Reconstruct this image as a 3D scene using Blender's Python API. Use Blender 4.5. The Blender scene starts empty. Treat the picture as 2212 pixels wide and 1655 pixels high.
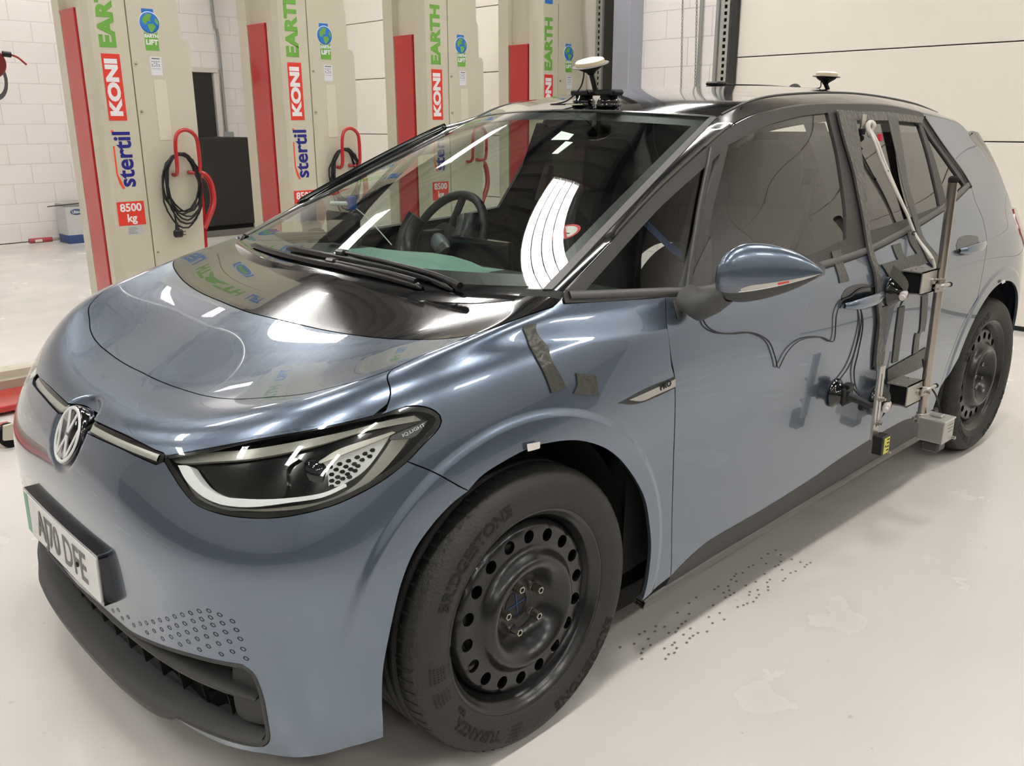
import bpy, math, random, json
import numpy as np
from mathutils import Vector, Matrix
from mathutils.geometry import delaunay_2d_cdt
SC = bpy.context.scene
COL = SC.collection
random.seed(7)
PI = math.pi
TH = 0.0231                      # the room is turned this much against the car
# ------------------------------------------------------------------ camera
cam = bpy.data.cameras.new('camera'); camo = bpy.data.objects.new('camera', cam); COL.objects.link(camo)
cam.sensor_width = 36; cam.sensor_fit = 'HORIZONTAL'; cam.lens = 36*1914.65/2212; cam.clip_start = .05; cam.clip_end = 60
_f = Vector((0.658385, 0.697218, -0.283577)); _r = Vector((0.726321, -0.687346, -0.003638)); _u = Vector((0.197452, 0.203572, 0.958943))
camo.matrix_world = Matrix(((_r.x, _u.x, -_f.x, (-1.254125, -2.146017, 1.409355)[0]), (_r.y, _u.y, -_f.y, (-1.254125, -2.146017, 1.409355)[1]), (_r.z, _u.z, -_f.z, (-1.254125, -2.146017, 1.409355)[2]), (0, 0, 0, 1)))
SC.camera = camo
# ------------------------------------------------------------------ world, view
w = bpy.data.worlds.new('world'); SC.world = w; w.use_nodes = True
w.node_tree.nodes['Background'].inputs[0].default_value = (.80, .84, .9, 1); w.node_tree.nodes['Background'].inputs[1].default_value = .25
SC.view_settings.view_transform = 'Standard'; SC.view_settings.look = 'None'
SC.view_settings.exposure = 0.86; SC.view_settings.gamma = 1.0
LAMP_STRENGTH = 22.0
HC = 4.55                        # ceiling lamps hang at this height
LAMPS = [(x, y) for y in (5.75, 2.05, -1.65, -5.3) for x in (4.15, 1.75, -.65, -3.05, -5.45)]+[(2.4, 8.9)]  # last lamp is added, off the grid, to brighten the left wall

# ------------------------------------------------------------------ materials
MATS = {}
def mat(name, col, rough=.5, metal=0, coat=0, coat_r=.03, spec=.5, emit=None, es=0, bump=0, bscale=60, trans=0, alpha=1, ior=1.5, noise=0, nscale=4):
    if name in MATS: return MATS[name]
    m = bpy.data.materials.new(name); m.use_nodes = True; nt = m.node_tree; b = nt.nodes['Principled BSDF']
    def srgb(c): return tuple((x/12.92 if x <= .04045 else ((x+.055)/1.055)**2.4) for x in c)
    c = srgb(col)
    b.inputs['Base Color'].default_value = (*c, 1); b.inputs['Roughness'].default_value = rough; b.inputs['Metallic'].default_value = metal
    b.inputs['Coat Weight'].default_value = coat; b.inputs['Coat Roughness'].default_value = coat_r; b.inputs['Specular IOR Level'].default_value = spec
    b.inputs['Transmission Weight'].default_value = trans; b.inputs['IOR'].default_value = ior; b.inputs['Alpha'].default_value = alpha
    if emit: b.inputs['Emission Color'].default_value = (*srgb(emit), 1); b.inputs['Emission Strength'].default_value = es
    if noise or bump:
        tc = nt.nodes.new('ShaderNodeTexCoord'); n = nt.nodes.new('ShaderNodeTexNoise'); n.inputs['Detail'].default_value = 6
        nt.links.new(tc.outputs['Object'], n.inputs['Vector'])
    if noise:
        n.inputs['Scale'].default_value = nscale
        mx = nt.nodes.new('ShaderNodeMix'); mx.data_type = 'RGBA'
        mx.inputs[6].default_value = (*[x*(1-noise) for x in c], 1); mx.inputs[7].default_value = (*[min(1, x*(1+noise)) for x in c], 1)
        nt.links.new(n.outputs['Fac'], mx.inputs[0]); nt.links.new(mx.outputs[2], b.inputs['Base Color'])
    if bump:
        n2 = nt.nodes.new('ShaderNodeTexNoise'); n2.inputs['Scale'].default_value = bscale; nt.links.new(tc.outputs['Object'], n2.inputs['Vector'])
        bp = nt.nodes.new('ShaderNodeBump'); bp.inputs['Strength'].default_value = bump; bp.inputs['Distance'].default_value = .01
        nt.links.new(n2.outputs['Fac'], bp.inputs['Height']); nt.links.new(bp.outputs['Normal'], b.inputs['Normal'])
    MATS[name] = m; return m
def glass_mat(name, tint, gloss=1.0):
    m = bpy.data.materials.new(name); m.use_nodes = True; nt = m.node_tree; nt.nodes.clear()
    o = nt.nodes.new('ShaderNodeOutputMaterial'); t = nt.nodes.new('ShaderNodeBsdfTransparent'); g = nt.nodes.new('ShaderNodeBsdfGlossy')
    fr = nt.nodes.new('ShaderNodeFresnel'); fr.inputs['IOR'].default_value = 1.6; mx = nt.nodes.new('ShaderNodeMixShader')
    mul = nt.nodes.new('ShaderNodeMath'); mul.operation = 'MULTIPLY'; mul.inputs[1].default_value = gloss; mul.use_clamp = True
    t.inputs[0].default_value = (*tint, 1); g.inputs['Roughness'].default_value = .004; g.inputs[0].default_value = (1, 1, 1, 1)
    ge = nt.nodes.new('ShaderNodeNewGeometry'); io = nt.nodes.new('ShaderNodeMapRange'); io.inputs['To Min'].default_value = 1.55; io.inputs['To Max'].default_value = 1/1.55
    nt.links.new(ge.outputs['Backfacing'], io.inputs['Value']); nt.links.new(io.outputs[0], fr.inputs['IOR'])
    nt.links.new(fr.outputs[0], mul.inputs[0]); nt.links.new(mul.outputs[0], mx.inputs[0]); nt.links.new(t.outputs[0], mx.inputs[1]); nt.links.new(g.outputs[0], mx.inputs[2]); nt.links.new(mx.outputs[0], o.inputs[0])
    MATS[name] = m; return m
PAINT = mat('paint_blue_grey', (.445, .495, .56), .26, .80, 1, .01)
def flake():
    nt = PAINT.node_tree; b = nt.nodes['Principled BSDF']
    tc = nt.nodes.new('ShaderNodeTexCoord'); v = nt.nodes.new('ShaderNodeTexVoronoi'); v.inputs['Scale'].default_value = 900
    bp = nt.nodes.new('ShaderNodeBump'); bp.inputs['Strength'].default_value = .06; bp.inputs['Distance'].default_value = .0006
    nt.links.new(tc.outputs['Object'], v.inputs['Vector']); nt.links.new(v.outputs['Distance'], bp.inputs['Height']); nt.links.new(bp.outputs['Normal'], b.inputs['Normal'])
flake()
BLACK = mat('black_gloss', (.05, .05, .055), .12, 0, 1, .01)
MBLACK = mat('black_matt', (.13, .13, .13), .55, bump=.15, bscale=400)
FRAMEG = mat('frame_grey', (.20, .197, .19), .42)
RUBBER = mat('rubber_grey', (.33, .325, .315), .45)
GRAIN = mat('grained_plastic', (.27, .27, .265), .5, bump=.3, bscale=900)
DARK = mat('interior_dark', (.10, .105, .10), .8)
VOID = mat('void_black', (.03, .03, .03), .9)
GLASS = glass_mat('glass_clear', (.84, .90, .87), 1.15)
TINT = glass_mat('glass_privacy', (.07, .075, .07), 1.7)
SGLASS = glass_mat('glass_side', (.72, .78, .74), 1.5)
LENS = glass_mat('lamp_lens', (.93, .94, .93), .8)
CHROME = mat('chrome', (.86, .87, .87), .12, 1)
WHITEPL = mat('white_plastic', (.86, .87, .86), .3)
DRLM = mat('light_guide', (.95, .96, .96), .35, 0)
DRLD = mat('light_guide_clear', (.66, .66, .62), .2, .15)
TYRE = mat('tyre_rubber', (.175, .17, .16), .62, bump=.25, bscale=160, noise=.18, nscale=14)
STEEL = mat('wheel_black', (.075, .075, .075), .3, .1, .4, .2)
BOLT = mat('bolt_steel', (.72, .70, .66), .25, .9)
ALU = mat('aluminium', (.74, .73, .71), .34, .85)
STAINLESS = mat('stainless_tube', (.70, .66, .62), .2, .95)
TAPE = mat('grey_tape', (.30, .30, .285), .42, bump=.3, bscale=90)
TAPEL = mat('grey_cloth_tape', (.32, .315, .30), .3, bump=.5, bscale=60)
CABLE = mat('black_cable', (.07, .07, .075), .45)
WPLATE = mat('plate_white', (.86, .86, .85), .35)
CREAM = mat('cream_paint', (.775, .755, .675), .35, noise=.03, nscale=2)
RED = mat('red_paint', (.72, .14, .13), .22, 0, .5)
WHITEW = mat('white_trim', (.86, .84, .81), .5)

# ------------------------------------------------------------------ objects
def put(name, me, m, parent=None, **k):
    o = bpy.data.objects.new(name, me); COL.objects.link(o)
    if m is not None and not me.materials: me.materials.append(m)
    if parent is not None: o.parent = parent
    for a, b in k.items(): o[a] = b
    return o
def thing(name, label, cat, loc=(0, 0, 0), rz=0, group=None, parent=None):
    o = bpy.data.objects.new(name, None); COL.objects.link(o); o.empty_display_size = .1
    o.location = loc; o.rotation_euler = (0, 0, rz); o['label'] = label; o['category'] = cat
    if group: o['group'] = group
    return o
def tag(o, label, cat, group=None):
    o['label'] = label; o['category'] = cat
    if group: o['group'] = group
    return o
class MB:
    def __init__(s): s.v = []; s.f = []; s.sm = []
    def add(s, vs, fs, smooth=False):
        n = len(s.v); s.v += [tuple(map(float, a)) for a in vs]; s.f += [tuple(n+i for i in f) for f in fs]; s.sm += [smooth]*len(fs)
    def box(s, a, b, ch=0):
        x0, y0, z0 = [min(p, q) for p, q in zip(a, b)]; x1, y1, z1 = [max(p, q) for p, q in zip(a, b)]
        if ch <= 0:
            s.add([(x0, y0, z0), (x1, y0, z0), (x1, y1, z0), (x0, y1, z0), (x0, y0, z1), (x1, y0, z1), (x1, y1, z1), (x0, y1, z1)],
                  [(3, 2, 1, 0), (4, 5, 6, 7), (0, 1, 5, 4), (1, 2, 6, 5), (2, 3, 7, 6), (3, 0, 4, 7)]); return s
        c = min(ch, (x1-x0)/2.01, (y1-y0)/2.01, (z1-z0)/2.01); vs = []
        for sx in (0, 1):
            for sy in (0, 1):
                for sz in (0, 1):
                    X, Y, Z = (x1 if sx else x0), (y1 if sy else y0), (z1 if sz else z0); dx, dy, dz = (-c if sx else c), (-c if sy else c), (-c if sz else c)
                    vs += [(X, Y+dy, Z+dz), (X+dx, Y, Z+dz), (X+dx, Y+dy, Z)]
        I = lambda sx, sy, sz, k: (sx*4+sy*2+sz)*3+k
        fs = []
        fs += [(I(0,0,0,0), I(0,0,1,0), I(0,1,1,0), I(0,1,0,0)), (I(1,0,0,0), I(1,1,0,0), I(1,1,1,0), I(1,0,1,0))]
        fs += [(I(0,0,0,1), I(1,0,0,1), I(1,0,1,1), I(0,0,1,1)), (I(0,1,0,1), I(0,1,1,1), I(1,1,1,1), I(1,1,0,1))]
        fs += [(I(0,0,0,2), I(0,1,0,2), I(1,1,0,2), I(1,0,0,2)), (I(0,0,1,2), I(1,0,1,2), I(1,1,1,2), I(0,1,1,2))]
        for p in (0, 1):
            for q in (0, 1):
                fs += [(I(p,q,0,0), I(p,q,0,1), I(p,q,1,1), I(p,q,1,0)), (I(p,0,q,0), I(p,1,q,0), I(p,1,q,2), I(p,0,q,2)), (I(0,p,q,1), I(1,p,q,1), I(1,p,q,2), I(0,p,q,2))]
                for r in (0, 1): fs.append((I(p,q,r,0), I(p,q,r,1), I(p,q,r,2)))
        s.add(vs, fs); return s
    def prism(s, pts, axis, a, b):   # polygon in the two other axes, extruded along axis from a to b
        n = len(pts)
        def P(p, t):
            if axis == 'x': return (t, p[0], p[1])
            if axis == 'y': return (p[0], t, p[1])
            return (p[0], p[1], t)
        s.add([P(p, a) for p in pts]+[P(p, b) for p in pts], [tuple(range(n))[::-1], tuple(range(n, 2*n))]+[(i, (i+1) % n, n+(i+1) % n, n+i) for i in range(n)]); return s
    def tube(s, pts, r, n=10, cap=True):
        pts = [np.array(p, float) for p in pts]; m = len(pts); rr = r if hasattr(r, '__len__') else [r]*m
        T = [pts[min(i+1, m-1)]-pts[max(i-1, 0)] for i in range(m)]; T = [t/(np.linalg.norm(t)+1e-12) for t in T]
        up = np.array([0, 0, 1.]) if abs(T[0][2]) < .9 else np.array([1., 0, 0]); A = np.cross(T[0], up); A /= np.linalg.norm(A); vs = []
        for i in range(m):
            A = A-T[i]*(A@T[i]); A /= np.linalg.norm(A); B = np.cross(T[i], A)
            for k in range(n):
                a = 2*PI*k/n; vs.append(pts[i]+rr[i]*(math.cos(a)*A+math.sin(a)*B))
        fs = [(i*n+k, i*n+(k+1) % n, (i+1)*n+(k+1) % n, (i+1)*n+k) for i in range(m-1) for k in range(n)]
        s.add(vs, fs, True)
        if cap: s.add(vs[:n], [tuple(range(n))[::-1]]); s.add(vs[-n:], [tuple(range(n))])
        return s
    def lathe(s, prof, c=(0, 0, 0), axis='z', n=32, smooth=True, caps=False):  # prof: (radius, height)
        def P(r, h, a):
            x, y = r*math.cos(a), r*math.sin(a)
            if axis == 'z': return (c[0]+x, c[1]+y, c[2]+h)
            if axis == 'y': return (c[0]+x, c[1]+h, c[2]+y)
            return (c[0]+h, c[1]+x, c[2]+y)
        m = len(prof); vs = [P(r, h, 2*PI*k/n) for r, h in prof for k in range(n)]
        s.add(vs, [(i*n+k, i*n+(k+1) % n, (i+1)*n+(k+1) % n, (i+1)*n+k) for i in range(m-1) for k in range(n)], smooth)
        if caps:
            s.add(vs[:n], [tuple(range(n))]); s.add(vs[-n:], [tuple(range(n))[::-1]])
        return s
    def grid(s, G, smooth=True, flip=False):   # G[i][j] points
        a, b = len(G), len(G[0]); vs = [p for r in G for p in r]
        fs = [(i*b+j, i*b+j+1, (i+1)*b+j+1, (i+1)*b+j) for i in range(a-1) for j in range(b-1)]
        if flip: fs = [f[::-1] for f in fs]
        s.add(vs, fs, smooth); return s
    def text(s, body, size, ext=.0008, bold=0, fn=None, align='CENTER', sx=1, shear=0):
        cu = bpy.data.curves.new('t', 'FONT'); cu.body = body; cu.size = size; cu.extrude = ext; cu.offset = bold; cu.align_x = align; cu.align_y = 'CENTER'; cu.resolution_u = 3; cu.shear = shear
        o = bpy.data.objects.new('t', cu); COL.objects.link(o); bpy.context.view_layer.update()
        me = bpy.data.meshes.new_from_object(o.evaluated_get(bpy.context.evaluated_depsgraph_get()))
        vs = [(v.co.x*sx, v.co.y, v.co.z) for v in me.vertices]; fs = [tuple(p.vertices) for p in me.polygons]
        bpy.data.objects.remove(o); bpy.data.curves.remove(cu); bpy.data.meshes.remove(me)
        s.add([fn(*v) for v in vs] if fn else vs, fs); return s
    def mesh(s, name):
        me = bpy.data.meshes.new(name); me.from_pydata(s.v, [], s.f); me.polygons.foreach_set('use_smooth', s.sm); me.update()
        return me
    def build(s, name, m, parent=None, fixn=True, **k):
        me = s.mesh(name)
        if fixn:
            import bmesh
            bm = bmesh.new(); bm.from_mesh(me); bmesh.ops.recalc_face_normals(bm, faces=bm.faces); bm.to_mesh(me); bm.free()
        return put(name, me, m, parent, **k)
def spline(pts, n=8):
    P = [np.array(p, float) for p in pts]
    if len(P) < 3: return [P[0]+(P[1]-P[0])*t for t in np.linspace(0, 1, n+1)]
    E = [2*P[0]-P[1]]+P+[2*P[-1]-P[-2]]; out = []
    for i in range(1, len(E)-2):
        p0, p1, p2, p3 = E[i-1:i+3]
        for t in np.arange(n)/n:
            out.append(.5*((2*p1)+(-p0+p2)*t+(2*p0-5*p1+4*p2-p3)*t*t+(-p0+3*p1-3*p2+p3)*t**3))
    out.append(P[-1]); return out
def copy_tree(o, parent=None):
    c = o.copy(); COL.objects.link(c)
    if parent is not None: c.parent = parent
    for ch in [x for x in bpy.data.objects if x.parent == o]: copy_tree(ch, c)
    return c
def room(x, y, z=0): return (x*math.cos(TH)-y*math.sin(TH), x*math.sin(TH)+y*math.cos(TH), z)
def look_frame(loc, xdir, ydir):
    X = Vector(xdir).normalized(); Z = X.cross(Vector(ydir)).normalized(); Y = Z.cross(X)
    return Matrix(((X.x, Y.x, Z.x, loc[0]), (X.y, Y.y, Z.y, loc[1]), (X.z, Y.z, Z.z, loc[2]), (0, 0, 0, 1)))

# ------------------------------------------------------------------ the room (its own axes, turned by TH)
def roomobj(o): o.rotation_euler = (0, 0, TH); return o
def struct(name, mb, m, parent=None):
    o = mb.build(name, m, parent)
    if parent is None: roomobj(o); o['kind'] = 'structure'
    return o
X1, Y1, X0, Y0, ZC = 5.39, 9.7, -8.0, -6.5, 5.2
def floor_mat():
    m = mat('floor_epoxy', (.855, .84, .815), .2, spec=.4); nt = m.node_tree; b = nt.nodes['Principled BSDF']
    tc = nt.nodes.new('ShaderNodeTexCoord')
    def noise(sc, det=5, dist=0):
        n = nt.nodes.new('ShaderNodeTexNoise'); n.inputs['Scale'].default_value = sc; n.inputs['Detail'].default_value = det; n.inputs['Distortion'].default_value = dist
        nt.links.new(tc.outputs['Object'], n.inputs['Vector']); return n
    def ramp(src, stops):
        r = nt.nodes.new('ShaderNodeValToRGB'); nt.links.new(src, r.inputs[0]); e = r.color_ramp.elements
        e[0].position, e[0].color = stops[0][0], (*[stops[0][1]]*3, 1); e[1].position, e[1].color = stops[-1][0], (*[stops[-1][1]]*3, 1)
        for p, c in stops[1:-1]: x = e.new(p); x.color = (c, c, c, 1)
        return r.outputs[0]
    base = ramp(noise(.7, 4).outputs['Fac'], [(.3, .93), (.7, 1.03)])
    crack = ramp(noise(1.3, 12, 1.2).outputs['Fac'], [(.495, 0), (.5, 1), (.505, 0)])
    mask = ramp(noise(.8, 2).outputs['Fac'], [(.56, 0), (.66, 1)])
    specks = ramp(noise(38, 2).outputs['Fac'], [(.24, .82), (.27, 1)])
    def mul(a, c):
        x = nt.nodes.new('ShaderNodeMath'); x.operation = 'MULTIPLY'; nt.links.new(a, x.inputs[0])
        if hasattr(c, 'links'): nt.links.new(c, x.inputs[1])
        else: x.inputs[1].default_value = c
        return x.outputs[0]
    v = mul(base, specks); ck = mul(mul(crack, mask), .07)
    ad = nt.nodes.new('ShaderNodeMath'); ad.operation = 'ADD'; nt.links.new(v, ad.inputs[0]); nt.links.new(ck, ad.inputs[1])
    vm = nt.nodes.new('ShaderNodeVectorMath'); vm.operation = 'SCALE'; vm.inputs[0].default_value = b.inputs['Base Color'].default_value[:3]; nt.links.new(ad.outputs[0], vm.inputs['Scale'])
    nt.links.new(vm.outputs[0], b.inputs['Base Color'])
    rr = ramp(noise(2.2, 5).outputs['Fac'], [(.35, .15), (.7, .30)]); nt.links.new(rr, b.inputs['Roughness'])
    bp = nt.nodes.new('ShaderNodeBump'); bp.inputs['Strength'].default_value = .05; bp.inputs['Distance'].default_value = .02
    nt.links.new(noise(6, 3).outputs['Fac'], bp.inputs['Height']); nt.links.new(bp.outputs['Normal'], b.inputs['Normal'])
    return m
def block_mat(name, horiz, off):
    m = mat(name, (.955, .935, .92), .45); nt = m.node_tree; b = nt.nodes['Principled BSDF']
    tc = nt.nodes.new('ShaderNodeTexCoord'); sp = nt.nodes.new('ShaderNodeSeparateXYZ'); cb = nt.nodes.new('ShaderNodeCombineXYZ')
    nt.links.new(tc.outputs['Object'], sp.inputs[0]); nt.links.new(sp.outputs[horiz], cb.inputs[0])
    a = nt.nodes.new('ShaderNodeMath'); a.operation = 'ADD'; a.inputs[1].default_value = off; nt.links.new(sp.outputs['Z'], a.inputs[0]); nt.links.new(a.outputs[0], cb.inputs[1])
    br = nt.nodes.new('ShaderNodeTexBrick'); br.inputs['Scale'].default_value = 1; br.inputs['Brick Width'].default_value = .458; br.inputs['Row Height'].default_value = .229
    br.inputs['Mortar Size'].default_value = .006; br.inputs['Mortar Smooth'].default_value = .6
    c = b.inputs['Base Color'].default_value[:3]
    br.inputs['Color1'].default_value = (*c, 1); br.inputs['Color2'].default_value = (*[x*.975 for x in c], 1); br.inputs['Mortar'].default_value = (*[x*.80 for x in c], 1)
    nt.links.new(cb.outputs[0], br.inputs['Vector']); nt.links.new(br.outputs['Color'], b.inputs['Base Color'])
    n = nt.nodes.new('ShaderNodeTexNoise'); n.inputs['Scale'].default_value = 50; nt.links.new(tc.outputs['Object'], n.inputs['Vector'])
    mm = nt.nodes.new('ShaderNodeMath'); mm.operation = 'MULTIPLY_ADD'; mm.inputs[1].default_value = -1; nt.links.new(br.outputs['Fac'], mm.inputs[0])
    ml = nt.nodes.new('ShaderNodeMath'); ml.operation = 'MULTIPLY'; ml.inputs[1].default_value = .25; nt.links.new(n.outputs['Fac'], ml.inputs[0]); nt.links.new(ml.outputs[0], mm.inputs[2])
    bp = nt.nodes.new('ShaderNodeBump'); bp.inputs['Strength'].default_value = .45; bp.inputs['Distance'].default_value = .006
    nt.links.new(mm.outputs[0], bp.inputs['Height']); nt.links.new(bp.outputs['Normal'], b.inputs['Normal'])
    return m
BLKX = block_mat('block_wall_x', 'X', -.018); BLKY = block_mat('block_wall_y', 'Y', -.018)
PLAIN = mat('plain_wall', (.66, .655, .64), .6, noise=.03)
struct('floor', MB().box((X0, Y0, -.1), (X1, Y1, 0)), floor_mat())
# ceiling: grey ribbed sheet over purlins
cm = MB(); st = .25; pts = []
x = X0
G = []
while x < X1-.01:
    for dx, dz in ((0, 0), (.12, 0), (.15, .05), (.22, .05)): G.append((min(x+dx, X1), ZC+dz))
    x += st
G.append((X1, ZC)); cm.grid([[(a, Y0, b), (a, Y1, b)] for a, b in G], smooth=False); cm.box((X0, Y0, ZC+.2), (X1, Y1, ZC+.25))
CEIL = mat('ceiling_sheet', (.50, .50, .50), .5); struct('ceiling', cm, CEIL)
PUR = mat('roof_steel', (.30, .32, .36), .5)
for i, y in enumerate(np.arange(Y0+1.2, Y1, 1.8)): struct('trim_%d' % (10+i), MB().box((X0, y, ZC-.16), (X1, y+.07, ZC)), PUR)
for i, x in enumerate((-5.2, -.2, 4.8)): struct('trim_%d' % (30+i), MB().box((x, Y0, ZC-.42), (x+.18, Y1, ZC-.16)), PUR)
struct('wall_left', MB().box((X0, Y1, 0), (X1+.2, Y1+.2, ZC+.2)), BLKX)
bw = MB()
D1 = (3.36, 9.25); D2 = (-3.6, 2.06); DH = 4.3
bw.box((X1, D1[1], 0), (X1+.2, Y1, ZC+.2)); bw.box((X1, D2[1]+.0, 0), (X1+.2, D1[0], ZC+.2)); bw.box((X1, Y0, 0), (X1+.2, D2[0], ZC+.2))
bw.box((X1, D1[0], DH), (X1+.2, D1[1], ZC+.2)); bw.box((X1, D2[0], DH), (X1+.2, D2[1], ZC+.2))
struct('wall_back', bw, BLKY)
struct('wall_right', MB().box((X0, Y0-.2, 0), (X1+.2, Y0, ZC+.2)), PLAIN)
struct('wall_front', MB().box((X0-.2, Y0-.2, 0), (X0, Y1+.2, ZC+.2)), PLAIN)
# unseen dark bands added behind the camera for the dark reflection in the paint
struct('trim_1', MB().box((X0, Y0, 0), (X1, Y0+.02, 1.3)), mat('reflection_band', (.16, .17, .19), .5))
struct('trim_2', MB().box((X0, Y0, 0), (X0+.02, Y1, 1.3)), mat('reflection_band', (.16, .17, .19), .5))
# sectional doors
DOORM = mat('door_panel_cream', (.925, .90, .855), .42, noise=.015, nscale=1.2)
def sectional(name, a, b):
    r = bpy.data.objects.new(name, None); COL.objects.link(r); r.rotation_euler = (0, 0, TH); r['kind'] = 'structure'
    z = .03
    MB().box((X1+.02, a, 0), (X1+.06, b, .03)).build('bottom_seal', MBLACK, r)
    z1 = .626
    while z < DH:
        MB().box((X1+.01, a, z+.004), (X1+.06, b, min(z1, DH)-.004), .003).build('door_panel', DOORM, r)
        z = z1; z1 += .636
    MB().box((X1+.062, a, 0), (X1+.08, b, DH)).build('backing', VOID, r)
sectional('door_1', *D1); sectional('door_2', *D2)
# door tracks, steel column, pipes
PERF = mat('galvanised', (.72, .72, .70), .35, .6)
def track(name, y, s, rub):
    mb = MB(); z = 0
    mb.box((X1-.05, y, 0), (X1-.045, y+s*.022, DH)); mb.box((X1-.05, y+s*.048, 0), (X1-.045, y+s*.075, DH)); mb.box((X1-.05, y+s*.075, 0), (X1, y+s*.08, DH))
    while z < DH: mb.box((X1-.05, y+s*.020, z), (X1-.045, y+s*.050, z+.022)); z += .050
    o = struct(name, mb, PERF)
    struct(name.replace('trim_', 'trim_1')+'0', MB().box((X1-.03, y+s*.015, 0), (X1-.022, y+s*.055, DH)), VOID)
    return o
track('trim_3', 3.50, -1, 0); track('trim_4', 2.10, 1, 0)
struct('trim_5', MB().box((X1-.06, 3.375, 0), (X1+.0, 3.415, DH)), mat('track_grey', (.5, .51, .53), .4, .5))
struct('trim_6', MB().box((X1-.10, 3.20, 0), (X1, 3.36, DH)), mat('void_rubber', (.17, .17, .16), .6))
struct('trim_7', MB().box((X1-.04, 2.035, 0), (X1, 2.085, DH)), mat('void_rubber', (.17, .17, .16), .6))
COLM = mat('steel_column', (.62, .63, .67), .45)
struct('trim_8', MB().box((X1-.19, 2.995, 0), (X1, 3.185, ZC), .008), COLM)
struct('trim_9', MB().box((X1-.01, Y1-.55, 0), (X1-.04, Y1-.42, DH)), WHITEW)
def pipe(name, pts, r, label, cat='pipe'):
    o = MB().tube(spline(pts, 4), r, 8).build(name, mat('grey_conduit', (.62, .62, .61), .4, .3)); roomobj(o); tag(o, label, cat); return o
pipe('conduit_pipe', [(X1-.03, 2.38, 0), (X1-.03, 2.38, 2.1), (X1-.03, 2.385, 4.3)], .016, 'grey vertical conduit on the white block wall beside the chains')
pipe('conduit_pipe', [(X1-.03, 2.22, 0), (X1-.03, 2.22, 2.1), (X1-.03, 2.20, 4.3)], .018, 'grey vertical conduit right beside the perforated track of the right door')
pipe('conduit_pipe', [(4.86, Y1-.03, .7), (4.84, Y1-.03, 1.25), (4.84, Y1-.03, 2.5), (4.80, Y1-.03, 2.75), (4.80, Y1-.03, 4.4)], .02, 'grey conduit running up the white block wall over the black door')
MB().box((4.78, Y1-.07, 1.16), (4.93, Y1, 1.28), .006).build('junction_box', mat('box_grey', (.6, .61, .6), .45))
jb = bpy.data.objects['junction_box']; roomobj(jb); tag(jb, 'small grey electrical box at the foot of the conduit beside the black door', 'electrical box')
# operating chains of the door
def chain(y0, y1, label):
    mb = MB(); z = 1.55; i = 0
    while z < 4.2:
        t = (z-1.55)/2.65; y = y1+(y0-y1)*t
        c = []
        for k in range(10):
            a = 2*PI*k/10; dx, dz = .007*math.cos(a), .016*math.sin(a)
            c.append((X1-.09+(dx if i % 2 else 0), y+(0 if i % 2 else dx), z+dz))
        c.append(c[0]); mb.tube(c, .0028, 5, False); z += .026; i += 1
    o = mb.build('hoist_chain', mat('chain_steel', (.55, .54, .52), .35, .7)); roomobj(o); tag(o, label, 'chain')
chain(2.60, 2.50, 'left of the two steel chains hanging on the white block wall'); chain(2.46, 2.36, 'right steel chain hanging in front of the grey conduit')
# black door in the left wall
dr = bpy.data.objects.new('door_3', None); COL.objects.link(dr); dr.rotation_euler = (0, 0, TH); dr['kind'] = 'structure'
MB().box((3.8, Y1-.03, 0), (4.70, Y1-.001, 2.04), .004).build('door_leaf', mat('door_black', (.13, .13, .125), .5), dr)
MB().box((3.74, Y1-.05, 2.045), (4.79, Y1-.001, 2.11), .004).box((4.72, Y1-.05, 0), (4.79, Y1-.001, 2.04), .004).build('door_frame', WHITEW, dr)
MB().box((4.28, Y1-.036, 1.86), (4.37, Y1-.030, 1.885)).build('label', WHITEW, dr)
sg = MB().box((X1-.012, 9.42, 1.70), (X1-.004, 9.62, 2.0)).build('wall_sign', mat('sign_white', (.8, .8, .82), .4)); roomobj(sg); tag(sg, 'small white and navy notice high on the wall behind the second lift', 'sign')
n_ = MB().box((X1-.016, 9.44, 1.73), (X1-.011, 9.52, 1.85)).build('printed_panel', mat('navy', (.12, .14, .35), .4), sg)

# ceiling lamps: four louvred strips each
LM = mat('tube_light', (1, 1, .97), .5, emit=(1, .985, .97), es=LAMP_STRENGTH); FX = mat('fitting_white', (.8, .8, .8), .3)
def lampfix():
    r = thing('ceiling_light', '', 'light')
    MB().box((-.62, -.22, .0), (.62, .22, .07), .006).build('housing', FX, r)
    for i in range(4):
        x = -.15+.10*i
        MB().box((-.58, x-.036, -.012), (.58, x+.036, -.002)).build('light_strip', LM, r)
    for i in range(5): MB().box((-.6, -.205+.10*i, -.03), (.6, -.195+.10*i, -.002)).build('louvre', FX, r)
    for x in (-.4, .4): MB().tube([(x, 0, .07), (x, 0, ZC-HC)], .004, 6).build('hanger', FX, r)
    return r
l0 = lampfix(); l0['label'] = 'four-tube louvred ceiling light hanging above the workshop'; l0['group'] = 'ceiling lights'
for i, (x, y) in enumerate(LAMPS):
    o = l0 if i == 0 else copy_tree(l0)
    o.location = room(x, y, HC); o.rotation_euler = (0, 0, TH+.0)

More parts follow.
